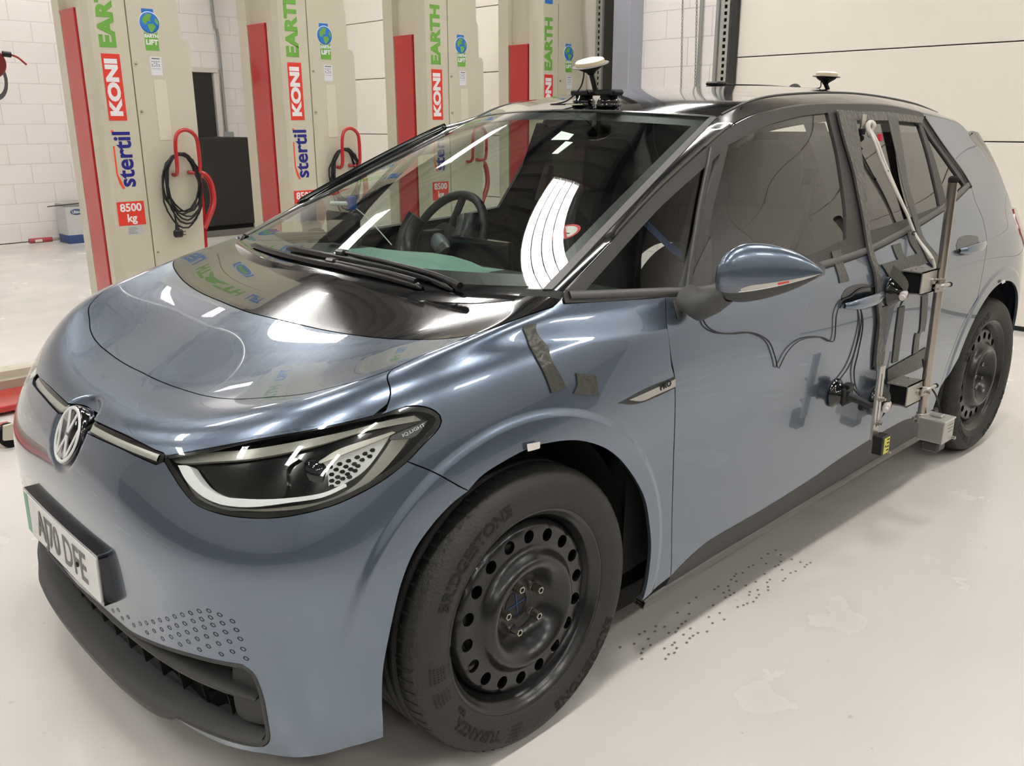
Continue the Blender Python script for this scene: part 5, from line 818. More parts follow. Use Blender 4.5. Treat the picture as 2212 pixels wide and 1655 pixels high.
# inner shell
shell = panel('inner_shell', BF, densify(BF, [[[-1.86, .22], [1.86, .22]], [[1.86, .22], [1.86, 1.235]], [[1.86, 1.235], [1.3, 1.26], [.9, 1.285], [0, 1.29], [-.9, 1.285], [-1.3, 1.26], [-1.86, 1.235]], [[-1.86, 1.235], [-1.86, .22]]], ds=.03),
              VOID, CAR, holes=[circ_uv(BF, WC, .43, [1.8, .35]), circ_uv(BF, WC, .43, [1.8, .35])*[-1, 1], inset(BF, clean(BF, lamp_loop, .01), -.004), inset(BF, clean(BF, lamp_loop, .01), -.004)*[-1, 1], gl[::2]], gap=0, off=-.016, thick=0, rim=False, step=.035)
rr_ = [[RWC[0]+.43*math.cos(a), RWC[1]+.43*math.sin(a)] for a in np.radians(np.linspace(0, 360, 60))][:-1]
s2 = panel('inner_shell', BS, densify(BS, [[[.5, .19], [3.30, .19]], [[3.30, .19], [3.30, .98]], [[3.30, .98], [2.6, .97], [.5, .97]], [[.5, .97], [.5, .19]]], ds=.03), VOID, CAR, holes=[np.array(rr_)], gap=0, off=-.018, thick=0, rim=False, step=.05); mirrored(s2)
# wheel arch liners
def liner(cx, y0, y1, R=.418):
    mb = MB(); a = np.radians(np.linspace(-22, 202, 50)); mb.grid([[(cx+R*math.cos(t), y, .34+R*math.sin(t)) for y in (y0, y0+.06, y1)] for t in a])
    mb.grid([[(cx+r*math.cos(t), y1, .34+r*math.sin(t)) for r in (R, .2, .01)] for t in np.radians(np.linspace(-30, 210, 40))])
    o = mb.build('arch_liner', mat('liner_dirty', (.10, .095, .085), .85, noise=.9, nscale=5), CAR, fixn=False); mirrored(o); return o
liner(0, -.80, -.52); liner(2.77, -.80, -.52, .425)
# rear end
def rear_rows():
    rows = []
    for z in np.linspace(.2, .99, 14):
        e = BS.ev([[3.29, z]])[0]; k_ = .06+.03*math.sin(PI*(z-.2)/.9)
        pts = [e, e+np.array([.035, .05, 0]), (3.36+k_, e[1]*.78, z), (3.38+k_, e[1]*.4, z), (3.385+k_, 0, z)]
        h = spline(pts, 6); rows.append([tuple(p) for p in h]+[(p[0], -p[1], p[2]) for p in h[::-1][1:]])
    return rows
MB().grid(rear_rows()).build('tailgate', PAINT, CAR)
tg_rows = []
for s_ in np.linspace(0, 1, 8):
    z = .99+(1.35-.99)*s_; w_ = .66-.10*s_; x = 3.40-.20*s_
    tg_rows.append([(x-.10*(abs(y)/w_)**3, y, z) for y in np.linspace(-w_, w_, 13)])
MB().grid(tg_rows).build('rear_window', BLACK, CAR)
MB().box((.3, -.80, .14), (3.3, .80, .20)).build('underbody', VOID, CAR)
MB().prism([(-.60, -.50), (-.42, -.60), (.34, -.60), (.34, .60), (-.42, .60), (-.60, .50)], 'z', .19, .23).build('undertray', VOID, CAR)
# ---- interior
bm_ = MB(); bm_.box((.3, -.76, .2), (3.2, .76, .24))
bm_.box((3.15, -.7, .2), (3.2, .7, 1.0)); bm_.build('cabin_floor', DARK, CAR)
dd = panel('door_card', BS, densify(BS, [[[.40, .25], [2.5, .25]], [[2.5, .25], [2.5, .99]], [[2.5, .99], [1.6, .965], [.40, .965]], [[.40, .965], [.40, .25]]], ds=.04), DARK, CAR, gap=0, off=-.075, thick=0, rim=False, step=.08); mirrored(dd)
hd = panel('roof_lining', BR, rect_loop(BR, -.97, .97, 1.02, 2.95, 60), mat('lining', (.30, .30, .29), .9), CAR, gap=0, off=-.03, thick=0, rim=False, step=.08)
DG_ = mat('dash_grey', (.19, .20, .195), .6)
mb = MB(); rows_ = []
for y in np.linspace(-.74, .74, 25):
    k_ = (abs(y)/.74)**2
    rows_.append([(.10+.10*k_, y, .965), (.22+.06*k_, y, .985), (.42, y, .985), (.60, y, .970), (.72-.02*k_, y, .93), (.74, y, .86), (.70, y, .70), (.62, y, .45), (.55, y, .25)])
mb.grid(rows_); mb.build('dashboard', DG_, CAR)
mb = MB(); mb.box((.60, -.16, .90), (.64, .12, 1.05), .008); mb.build('centre_screen', mat('screen_black', (.04, .04, .045), .08), CAR)
SEATM = mat('seat_fabric', (.21, .215, .21), .85, bump=.1, bscale=300); SEATD = mat('seat_black', (.12, .12, .12), .7)
def seat(y, x=1.28, w_=.25):
    r = uncat(thing('front_seat', '', ''), CAR); r.location = (x, y, 0)
    mb = MB(); mb.box((-.28, -w_, .34), (.26, w_, .52), .05); mb.build('seat_cushion', SEATM, r)
    rows = []
    for z, xx, ww, tk in ((.46, .20, .25, .10), (.56, .22, .255, .12), (.75, .27, .25, .11), (.95, .33, .235, .09), (1.05, .36, .215, .075), (1.10, .38, .17, .05), (1.12, .39, .10, .03)):
        q = []
        for t in np.linspace(0, 2*PI, 25): c, s_ = math.cos(t), math.sin(t); q.append((xx+tk*np.sign(c)*abs(c)**.6+(.0), ww*np.sign(s_)*abs(s_)**.7, z))
        rows.append(q)
    MB().grid(rows).build('backrest', SEATM, r)
    rows = []
    for z, ww, tk in ((1.12, .08, .03), (1.14, .12, .05), (1.22, .135, .055), (1.30, .125, .05), (1.335, .09, .03), (1.34, .02, .01)):
        rows.append([(.42+tk*math.cos(t), ww*np.sign(math.sin(t))*abs(math.sin(t))**.7, z) for t in np.linspace(0, 2*PI, 25)])
    MB().grid(rows).build('headrest', SEATD, r)
    return r
seat(-.38); seat(.38)
mb = MB(); mb.box((2.15, -.62, .35), (2.6, .62, .55), .05); rows = []
for z, xx in ((.5, 2.55), (.8, 2.62), (1.05, 2.70), (1.12, 2.74)): rows.append([(xx-.05, -.62, z), (xx-.06, 0, z), (xx-.05, .62, z)])
mb.grid(rows); mb.build('rear_bench', SEATM, CAR)
for y in (-.36, .36):
    MB().box((2.66, y-.12, 1.12), (2.74, y+.12, 1.28), .03).build('headrest', SEATD, CAR)
for s_ in (-1, 1):
    MB().grid([[(x, s_*(float(-BS.ev([[x, z]])[0][1])-.05), z) for x in (1.50, 1.64)] for z in np.linspace(.5, 1.40, 12)]+[[(x, s_*(float(-BS.ev([[x, 1.40]])[0][1])-.13), 1.40) for x in (1.50, 1.64)]]).build('pillar_trim', DARK, CAR)
    MB().tube(spline([(1.60, s_*.62, 1.22), (1.52, s_*.61, 1.0), (1.36, s_*.52, .75)], 5), .012, 6).build('seat_belt', VOID, CAR)
MB().box((1.02, -.13, 1.33), (1.06, .13, 1.39), .018).build('rear_view_mirror', VOID, CAR)
mb = MB(); mb.box((.99, -.065, 1.385), (1.10, .065, 1.435), .012); mb.build('sensor_pod', VOID, CAR)
# steering wheel on the right with the robot clamped to it
sw = uncat(thing('steering_wheel', '', ''), CAR)
O = np.array([.80, .38, .99]); wn = np.array([-.86, 0, .50]); wn /= np.linalg.norm(wn); wa = np.array([0, 1., 0]); wb = np.cross(wn, wa)
cir = lambda r, o=0, n=48, a0=0, a1=2*PI: [tuple(O+wn*o+r*(math.cos(t)*wa+math.sin(t)*wb)) for t in np.linspace(a0, a1, n)]
MB().tube(cir(.185), .016, 10, False).build('rim', mat('wheel_leather', (.09, .09, .09), .5), sw)
mb = MB(); mb.tube([tuple(O-wa*.17), tuple(O+wa*.17)], .014, 8); mb.tube([tuple(O), tuple(O-wb*.17)], .014, 8); disc(mb, O, wn, .06, .03, 20); mb.build('spokes', VOID, sw)
MB().tube([tuple(O-wn*.02), tuple(O-wn*.02+np.array([-.3, 0, -.16]))], .03, 10).build('column', VOID, sw)
# ---- wheels
def wheel(name, cx, yf, side_, steer=0):
    r = uncat(thing(name, '', ''), CAR); r.location = (cx, yf, .34); r.rotation_euler = (0, 0, steer)
    # local axis: y=0 is the rim lip plane, -y outward
    t_ = MB(); prof = [(.236, .010), (.243, .000), (.252, -.006), (.268, -.014), (.290, -.017), (.308, -.014), (.322, -.006), (.330, .004), (.3345, .013), (.3375, .026)]
    gro = []
    yy = .026
    for g0 in (.058, .090, .122, .154):
        gro += [(.3385+.001*(1 if .04 < g0 < .15 else 0), g0-.005), (.332, g0-.003), (.332, g0+.003), (.3395, g0+.005)]
    prof += gro+[(.3375, .182), (.3345, .195), (.322, .212), (.29, .222), (.25, .215), (.236, .20)]
    t_.lathe(prof, axis='y', n=120)
    # shoulder sipes
    for k in range(72):
        a = 2*PI*k/72+.0; c, s_ = math.cos(a), math.sin(a); c2, s2 = math.cos(a+.018), math.sin(a+.018)
        q = [(.3352, .008), (.3392, .028), (.3402, .050)]
        A_ = [(rr*c, y_, rr*s_) for rr, y_ in q]; B_ = [(rr*c2, y_, rr*s2) for rr, y_ in q]
        t_.add(A_+B_, [(0, 1, 4, 3), (1, 2, 5, 4)])
    ty = t_.build('tyre', TYRE, r, fixn=False)
    def arc(R, a_mid, flip=1):
        def f(x, y, z):
            a = a_mid-flip*x/R; rr = R+flip*y; d = np.interp(rr, [.252, .268, .290, .308, .322], [-.006, -.014, -.017, -.014, -.006])
            return (rr*math.cos(a), d-.0002-z*1.0-.0006, rr*math.sin(a))
        return f
    TXT = mat('tyre_lettering', (.07, .07, .065), .75)
    for body, am, R, sz, sx in (('BRIDGESTONE', 131, .290, .040, 1.0), ('BRIDGESTONE', -50, .290, .040, 1.0), ('TURANZA', -130, .286, .036, 1.0), ('ECO', -147, .262, .015, 1.0)):
        MB().text(body, sz, .0006, .0012, fn=arc(R, math.radians(am)), sx=sx).build('lettering', TXT, ty)
    db = MB()
    for cen in (-163, -103, -175):
        for i in range(6):
            for j in range(5):
                a = math.radians(cen+(i-2.5)*1.3-j*.4); R = .270+j*.009; d = np.interp(R, [.252, .268, .290, .308, .322], [-.006, -.014, -.017, -.014, -.006])-.0006
                db.add([((R+.0028)*math.cos(a-.006), d, (R+.0028)*math.sin(a-.006)), ((R+.0028)*math.cos(a+.006), d, (R+.0028)*math.sin(a+.006)), ((R-.0028)*math.cos(a+.008), d, (R-.0028)*math.sin(a+.008)), ((R-.0028)*math.cos(a-.004), d, (R-.0028)*math.sin(a-.004))], [(0, 1, 2, 3)])
    db.build('sidewall_pattern', TXT, ty)
    rim = MB(); rim.lathe([(.239, .008), (.2455, .000), (.2445, -.002), (.238, .000), (.234, .010), (.227, .014), (.222, .022), (.218, .034), (.2085, .041), (.205, .16), (.225, .19), (.235, .20)], axis='y', n=96)
    ri = rim.build('rim', STEEL, r, fixn=False)
    # disc with round holes: profile of depth against radius
    RP = [.0, .034, .036, .050, .066, .078, .090, .102, .114, .124, .132, .139, .146, .154, .196, .204, .2085]
    DP = [.048, .048, .046, .046, .044, .034, .014, -.002, -.011, -.013, -.007, .004, .014, .018, .020, .026, .040]
    dep = lambda rr: np.interp(rr, RP, DP)
    loops = [[(.2085*math.cos(a), .2085*math.sin(a)) for a in np.linspace(0, 2*PI, 73)[:-1]], [(.034*math.cos(a), .034*math.sin(a)) for a in np.linspace(0, 2*PI, 25)[:-1]]]
    for k in range(18):
        a = 2*PI*k/18+.1; hc = (.176*math.cos(a), .176*math.sin(a)); loops.append([(hc[0]+.0155*math.cos(b), hc[1]+.0155*math.sin(b)) for b in np.linspace(0, 2*PI, 21)[:-1]])
    pts, ed = [], []
    for h in loops: n0 = len(pts); pts += h; ed += [(n0+i, n0+(i+1) % len(h)) for i in range(len(h))]
    for rr in (.036, .043, .050, .058, .066, .072, .078, .086, .095, .105, .115, .123, .130, .135, .140, .145, .150, .155, .1585, .196, .200, .204):
        n_ = 72
        for k in range(n_): pts.append((rr*math.cos(2*PI*(k+.5)/n_), rr*math.sin(2*PI*(k+.5)/n_)))
    R_ = delaunay_2d_cdt([Vector(p) for p in pts], ed, [], 0, 1e-7); V = [(v.x, v.y) for v in R_[0]]; F = []
    hcs = [np.mean(h, axis=0) for h in loops[2:]]
    for f in R_[2]:
        c = np.mean([V[i] for i in f], axis=0); q = math.hypot(*c)
        if q > .2085 or q < .033: continue
        if any(math.hypot(*(c-h)) < .0152 for h in hcs): continue
        F.append(tuple(f))
    dk = MB(); dk.add([(x, dep(math.hypot(x, y)), y) for x, y in V], F, True)
    for h in loops[2:]:
        dk.grid([[(x, .019, y), (x*.998, .030, y*.998)] for x, y in h+[h[0]]])
    d_ = dk.build('wheel_disc', STEEL, r); d_.rotation_euler = (0, 0, 0)
    disc(MB(), (0, .049, 0), (0, -1, 0), .034, .001, 24, .001).build('hub_cap', mat('hub_dark', (.13, .13, .14), .5), r)
    cx_ = MB()
    for a in (math.radians(8), math.radians(95)):
        c, s_ = math.cos(a)*.027, math.sin(a)*.027; n2 = (-math.sin(a)*.0012, math.cos(a)*.0012); cx_.add([(c+n2[0], .0455, s_+n2[1]), (-c+n2[0], .0455, -s_+n2[1]), (-c-n2[0], .0455, -s_-n2[1]), (c-n2[0], .0455, s_-n2[1])], [(0, 1, 2, 3)])
    cx_.build('blue_mark', mat('mark_blue', (.18, .32, .55), .5), r, fixn=False)
    for k in range(5):
        a = math.radians(90+72*k+side_); p = (.056*math.cos(a), .044, .056*math.sin(a)); b = MB()
        b.lathe([(.013, .002), (.013, -.004), (.0105, -.008)], p, 'y', 20); b.lathe([(.0098, -.006), (.0098, -.029), (.0088, -.031), (.0058, -.031), (.0054, -.016), (.0001, -.016)], p, 'y', 6, smooth=False)
        b.build('wheel_bolt', BOLT, r)
    wt = MB()
    a0 = math.radians(176)
    for k in range(4): wt.add([(rr*math.cos(a0+k*.026+q), y_, rr*math.sin(a0+k*.026+q)) for rr, y_, q in ((.2405, -.003, 0), (.2405, -.003, .022), (.2335, .006, .022), (.2335, .006, 0))], [(0, 1, 2, 3)])
    wt.build('balance_weight', ALU, r, fixn=False)
    disc(MB(), (0, .075, 0), (0, -1, 0), .15, .01, 40).build('brake_disc', mat('brake_steel', (.30, .29, .28), .4, .7), r)
    return r
wheel('front_wheel', 0, -.877, 14, .0115); wheel('rear_wheel', 2.77, -.859, 30)
for nm, cx in (('front_wheel', 0), ('rear_wheel', 2.77)):
    o = [x for x in bpy.data.objects if x.name == nm][0]; c = o.copy(); COL.objects.link(c); c.location.y = -o.location.y; c.scale = (1, -1, 1)
    for ch in [x for x in bpy.data.objects if x.parent == o]:
        if ch.name.split('.')[0] in ('tyre', 'rim', 'wheel_disc'): q = ch.copy(); COL.objects.link(q); q.parent = c
# ---- door mirror
def door_mirror():
    r = uncat(thing('door_mirror', '', ''), CAR)
    def sec(s_):       # s 0 inner .. 1 outer ; returns centre, half depth, up, down
        s2 = s_
        c = np.array([.575+.165*s2, -.938-.185*s2, 1.043+.014*s2]); f = 1
        ei = (1-max(0, 1-s2/.30)**2.2)**.5; eo = max(0, 1-(max(0, (s2-.28)/.72))**1.9)**.85
        env = ei*eo
        return c, .054*env+.001, .080*env+.0005, .066*env*(1-.15*s2)+.0005
    S_ = np.linspace(0, 1, 26); up, lo, mid_ = [], [], []
    def pt(s_, a, grow=1.0):  # a angle: 0 = front level, 90 = top
        c, dpt, hu, hd_ = sec(s_); ca, sa = math.cos(a), math.sin(a)
        fx = -dpt*(np.sign(ca)*abs(ca)**.8)*1.0*(1 if ca > 0 else .55); fz = (hu if sa > 0 else hd_)*np.sign(sa)*abs(sa)**.85
        return tuple(c+np.array([fx, 0, fz])*grow)
    g1 = [[pt(s_, a) for a in np.radians(np.linspace(-12, 180, 18))] for s_ in S_]
    g2 = [[pt(s_, a) for a in np.radians(np.linspace(-12, -28, 4))] for s_ in S_]
    g3 = [[pt(s_, a, .985) for a in np.radians(np.linspace(-26, -180, 12))] for s_ in S_]
    MB().grid(g1).build('mirror_cap', PAINT, r); MB().grid([[pt(s_, a, .99) for a in np.radians(np.linspace(-10, -30, 4))] for s_ in S_]).build('mirror_band', mat('band_grey', (.42, .44, .48), .3, .3, .6), r)
    MB().grid(g3).build('mirror_base', GRAIN, r)
    ind = MB().grid([[pt(s_, a, 1.01) for a in np.radians(np.linspace(-13-6*(1-min(1, (s_-.34)/.1)), -27, 4))] for s_ in np.linspace(.34, .985, 22)]).build('indicator', mat('indicator_clear', (.74, .73, .70), .1, .2, 1), r)
    MB().grid([[pt(s_, a, 1.014) for a in np.radians(np.linspace(-16, -24, 3))] for s_ in np.linspace(.66, .75, 6)]).build('red_reflex', mat('reflex_red', (.85, .28, .22), .2), ind)
    MB().grid([[pt(s_, a, 1.016) for a in np.radians(np.linspace(-25.5, -27.5, 2))] for s_ in np.linspace(.32, .95, 22)]).build('bright_line', CHROME, ind)
    # arm
    A_ = [((.555, -.868, .985), .050, .034), ((.565, -.905, .968), .050, .036), ((.58, -.935, .985), .045, .034), ((.60, -.965, 1.012), .042, .028)]
    rows = [[tuple(np.array(c)+np.array([w_*math.cos(t), .0, h_*math.sin(t)])) for t in np.linspace(0, 2*PI, 17)] for c, w_, h_ in A_]
    mb = MB().grid(rows); mb.build('mirror_arm', GRAIN, r)
    gl_ = MB(); gl_.grid([[tuple(np.array(sec(s_)[0])+np.array([.03, 0, z_*sec(s_)[2 if z_ > 0 else 3]*.9])) for z_ in (-1, 0, 1)] for s_ in S_[1:-1]]); gl_.build('mirror_glass', CHROME, r)
    return r
dmr = door_mirror(); c = dmr.copy(); COL.objects.link(c); c.scale = (1, -1, 1)
for ch in [x for x in bpy.data.objects if x.parent == dmr]: q = ch.copy(); COL.objects.link(q); q.parent = c
# ---- door handles
def handle(key, cup):
    loop = L(BS, cup, ds=.006); P = BS.ev(loop); cen = P.mean(0); Nn = BS.nrm([loop.mean(0)])[0]
    r = uncat(thing('door_handle', '', ''), CAR)
    hi = loop[:, 1].max(); lo_ = loop[:, 1].min(); x0, x1 = loop[:, 0].min(), loop[:, 0].max(); zc = (hi+lo_)/2
    # recess bowl, drawn as a dark dish standing just off the skin
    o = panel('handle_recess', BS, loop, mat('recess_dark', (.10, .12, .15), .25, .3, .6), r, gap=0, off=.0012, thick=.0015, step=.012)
    rows = []
    for t in np.linspace(0, 1, 16):
        x = x0+.004+(x1-x0+.012)*t; z = zc-.010+.006*t; y = BS.ev([[x, z]])[0][1]-.006-.028*math.sin(PI*min(1, max(0, t)))**.5
        hh = .019*(1-.55*abs(2*t-1)**3)
        rows.append([(x, y+.006*math.cos(a)-.002, z+hh*math.sin(a)) for a in np.linspace(0, 2*PI, 13)])
    MB().grid(rows).build('grip', PAINT, r); return r
for k_, c_ in (('handle1', 'h1cup'), ('handle2', 'h2cup')):
    h_ = handle(k_, c_); c = h_.copy(); COL.objects.link(c); c.scale = (1, -1, 1)
    for ch in [x for x in bpy.data.objects if x.parent == h_]: q = ch.copy(); COL.objects.link(q); q.parent = c
# ---- wipers
def uvp(key, up, lift=(1, 1)):
    uv = np.array(D[key]); P = BR.ev(uv); N = BR.nrm(uv); k_ = np.linspace(lift[0], lift[1], len(uv)); return [p+n_*up*q_ for p, n_, q_ in zip(P, N, k_)]
def wiper(bk, ak, up):
    r = uncat(thing('wiper', '', ''), CAR); WB = mat('wiper_black', (.05, .05, .05), .25)
    bl = spline(uvp(bk, .004), 6); n = len(bl)
    MB().grid([[tuple(np.array(p)+np.array([a*k_, 0, b*k_])) for a, b in ((-.009, 0), (-.008, .010), (-.001, .015), (.006, .010), (.008, 0))] for p, k_ in zip(bl, [.5]+[1]*(n-2)+[.5])]).build('wiper_blade', WB, r)
    ar_ = spline(uvp(ak, up, (.8, 1)), 6); n = len(ar_)
    MB().tube(ar_, list(np.linspace(.0055, .0095, n)), 8).build('wiper_arm', WB, r)
    p = np.array(ar_[0]); MB().box(tuple(p-np.array([.012, .022, .010])), tuple(p+np.array([.012, .022, .008])), .005).build('wiper_joint', WB, r)
    return r
def ws(y, d, up=.010):
    c = np.clip(-y/.72, -1, 1); v = d/.95; P = BR.ev([[c, v]])[0]; return (P[0], P[1], P[2]+up)
wiper('wA', 'aA', .022); wiper('wB', 'aB', .016)
MB().grid([[ws(y, d, u_) for d, u_ in ((-.075, -.012), (-.05, .004), (-.02, .004), (.012, .001))] for y in np.linspace(-.66, .66, 40)]).build('scuttle_panel', BLACK, CAR)

# ------------------------------------------------------------------ test rig and tape on the car (each its own thing)
def tape(key, label, off=.0035, m=TAPE, S=BS, thick=.0025, cat='tape', name='tape_strip', step=.02, group=None):
    o = panel(name, S, L(S, key, ds=.004 if 'stick' in key else .008, smooth='stick' not in key), m, None, gap=0, off=off, thick=thick, step=step); return tag(o, label, cat, group)
tape('t9', 'long wrinkled grey cloth tape running down the pillar between the two side doors', m=TAPEL, off=.012, thick=.008)
tape('t10', 'grey cloth tape along the top edge of the rear door window', m=TAPEL, off=.008, thick=.005)
tape('t5', 'dark cloth tape strip crossing the rear door glass down to the upper bracket', off=.009)
tape('t1', 'short black tape strip below the front door window near the pillar')
tape('t2', 'short vertical grey tape piece on the rear door, upper left end of the tape cross')
tape('t3', 'short slanted grey tape piece on the rear door just under the waist seal')
tape('t4', 'wide grey tape laid across the rear door above the upper bracket', off=.0045)
tape('t6', 'narrow vertical grey tape between the two brackets, the middle one of three')
tape('t7', 'narrow stepped grey tape between the two brackets, nearest the steel pole')
tape('t11', 'vertical grey tape beside the rear door edge, leftmost of the three between the brackets', off=.006)
tape('t8', 'wide grey tape laid across the rear door above the lower bracket', off=.0045)
tape('t12', 'tiny black tape strip on the front door in front of the mirror arm')
tape('tapeA', 'long crumpled black tape strip on the front wing above the wheel', S=BF, m=mat('black_tape', (.27, .275, .25), .25, bump=.6, bscale=35), off=.004)
tape('tapeB', 'small square of black tape on the front wing beside the long strip', S=BF, m=MATS['black_tape'], off=.004)
tape('sticker', 'small white paper marker on the edge of the front wheel arch', S=BF, m=WHITEW, off=.0085, thick=.0006, cat='sticker', name='paper_marker', step=.006)
tape('smallstick', 'small white paper marker on the edge of the rear wheel arch', m=WHITEW, off=.0085, thick=.0006, cat='sticker', name='paper_marker', step=.006)
# stickers on the windscreen
MINT = mat('sticker_mint', (.80, .88, .82), .5)
for k_, lb_ in (('stick', 'pale green cross-shaped sticker high on the windscreen'), ('stick2', 'pale green strip sticker on the windscreen below the cross')):
    o = MB(); P = BR.ev(np.array(D[k_][:-1])); N = BR.nrm(np.array(D[k_][:-1])); c_ = P.mean(0)
    o.add([tuple(p+n_*.0012) for p, n_ in zip(P, N)], [tuple(range(len(P)))]); tag(o.build('windscreen_sticker', MINT), lb_, 'sticker')
ns = thing('no_smoking_sticker', 'round red and white no smoking sticker behind the windscreen in front of the passenger seat', 'sticker')
P = np.array([.62, -.46, .985]); uv = D['nosmoke'][0]; P = BR.ev([uv])[0]; N = BR.nrm([uv])[0]; P = P-N*.008; e1 = np.array([0, -1., 0]); e2 = np.cross(N, e1)
def flat(pts, z): return [tuple(P+e1*a+e2*b+N*z) for a, b in pts]
cc = lambda r_, n=32: [(r_*math.cos(t), r_*math.sin(t)) for t in np.linspace(0, 2*PI, n+1)[:-1]]
m_ = MB(); m_.add(flat(cc(.040), 0), [tuple(range(32))]); m_.build('disc', WHITEW, ns)
m_ = MB(); a_, b_ = flat(cc(.042), .0006), flat(cc(.034), .0006); m_.add(a_+b_, [(i, (i+1) % 32, 32+(i+1) % 32, 32+i) for i in range(32)]); m_.add(flat([(-.027, .022), (-.022, .027), (.027, -.022), (.022, -.027)], .0008), [(0, 1, 2, 3)]); m_.build('red_ring', mat('sign_red', (.78, .12, .16), .5), ns, fixn=False)
m_ = MB(); m_.add(flat([(-.022, -.006), (.02, -.006), (.02, -.001), (-.022, -.001)], .0004), [(0, 1, 2, 3)]); m_.build('cigarette', VOID, ns, fixn=False)
# --- satellite antennas
def antenna(base, top, ax, lab, R=.047):
    r = thing('satellite_antenna', lab, 'antenna', tuple(base)); b = np.array(base); t = np.array(top)-b; ax = np.array(ax, float)/np.linalg.norm(ax)
    A = np.cross(ax, [1, 0, 0]); A /= np.linalg.norm(A); B = np.cross(ax, A)
    def rev(prof, c): return [[tuple(c+ax*h+rr*(math.cos(q)*A+math.sin(q)*B)) for q in np.linspace(0, 2*PI, 41)] for rr, h in prof]
    MB().grid(rev([(1e-4, 0), (R*1.25, 0), (R*1.27, .0015), (R*1.25, .003), (1e-4, .003)], t)).build('ground_plate', mat('antenna_plate', (.55, .53, .52), .4, .3), r)
    MB().grid(rev([(R, .003), (R, .013), (R*.985, .0145)], t)).build('antenna_side', mat('antenna_cream', (.76, .71, .58), .5), r)
    MB().grid(rev([(R*.985, .0145), (R*.9, .018), (R*.6, .021), (1e-4, .022)], t)).build('radome', mat('radome_white', (.93, .93, .92), .35), r)
    MB().grid(rev([(1e-4, 0), (R*.95, -.001), (R*.8, -.008), (R*.35, -.020), (R*.22, -.028)], t)).build('antenna_cup', CABLE, r)
    s_ = t-ax*.028; MB().tube([tuple(s_+ax*.004), tuple(np.zeros(3))], [.0085, .0085], 12).build('stem', CABLE, r)
    k_ = t-A*0+B*(-.4*R) ; MB().tube([tuple(t+np.array([-.016, .012, 0])), tuple(t+np.array([-.016, .012, -.016]))], .0045, 8).build('connector', mat('brass', (.70, .66, .50), .3, .8), r)
    return r
zr = lambda x, y: float(np.interp(x, [1.0, 1.16, 1.49, 1.885, 2.28, 2.67], [1.447, 1.482, 1.522, 1.538, 1.533, 1.505]))-.03*(abs(y)/.55)**2
a1 = antenna((1.03, -.13, 1.497), (1.000, -.13, 1.579), (-.27, -.03, 1), 'round white satellite antenna on a tilted stem at the front of the roof', .0475)
a2 = antenna((2.235, -.30, zr(2.235, .3)+.002), (2.215, -.30, 1.572), (.03, -.05, 1), 'round white satellite antenna at the rear of the roof', .042)
def cup(x, y, lab):
    z = float(BR.ev([[-y/.56, 1.06]])[0][2]); r = thing('suction_mount', lab, 'suction mount', (x, y, z-.002)); 
    MB().lathe([(.0, 0), (.040, 0), (.041, .006), (.036, .010), (.039, .014), (.036, .020), (.030, .026), (.028, .034), (.020, .040), (.0, .041)], n=32).build('suction_cup', mat('cup_black', (.05, .05, .05), .12, 0, .6), r)
    MB().box((-.030, -.036, .034), (.030, .036, .052), .004).box((-.022, -.044, .038), (.022, .044, .048), .003).build('lever_cap', CABLE, r)
    return r
cup(1.035, -.075, 'black suction mount under the front antenna, the one farther from the side doors'); cup(1.035, -.182, 'black suction mount under the front antenna, the one nearer to the side doors')
lb_ = MB(); lb_.box((.978, -.105, 1.4585), (.990, -.045, 1.4615)); tag(lb_.build('green_label', mat('label_green', (.72, .80, .60), .5)), 'small pale green label strip on the roof in front of the suction mounts', 'label')
def wire(name, pts, r_, label, m=CABLE, cat='cable', n=8): return tag(MB().tube(spline(pts, n), r_, 6).build(name, m), label, cat)
wire('antenna_cable', [(.984, -.118, 1.562), (.988, -.112, 1.54), (.985, -.10, 1.51), (.975, -.06, 1.475), (.975, -.01, 1.464), (.985, .03, 1.462), (1.00, -.01, 1.462), (1.03, -.06, 1.462)], .0026, 'thin black antenna cable looping onto the roof beside the suction mounts')
wire('antenna_cable', [(2.20, -.288, 1.556), (2.19, -.285, 1.53), (2.13, -.24, 1.531), (2.0, -.15, 1.540), (1.86, -.06, 1.543)], .0025, 'thin black cable lying on the roof up to the rear antenna')
tag(MB().box((1.80, -.075, 1.5385), (1.86, -.015, 1.553), .005).build('roof_receiver', CABLE), 'small flat black receiver on the middle of the roof', 'receiver')
tag(MB().grid([[(2.33+.05*math.cos(a)*math.sin(b), -.10+.018*math.sin(a)*math.sin(b), zr(2.33, .1)+.028*math.cos(b)) for a in np.linspace(0, 2*PI, 17)] for b in np.linspace(0.01, PI/2, 7)]).build('roof_aerial', CABLE), 'small black aerial hump on the roof behind the cable', 'aerial')
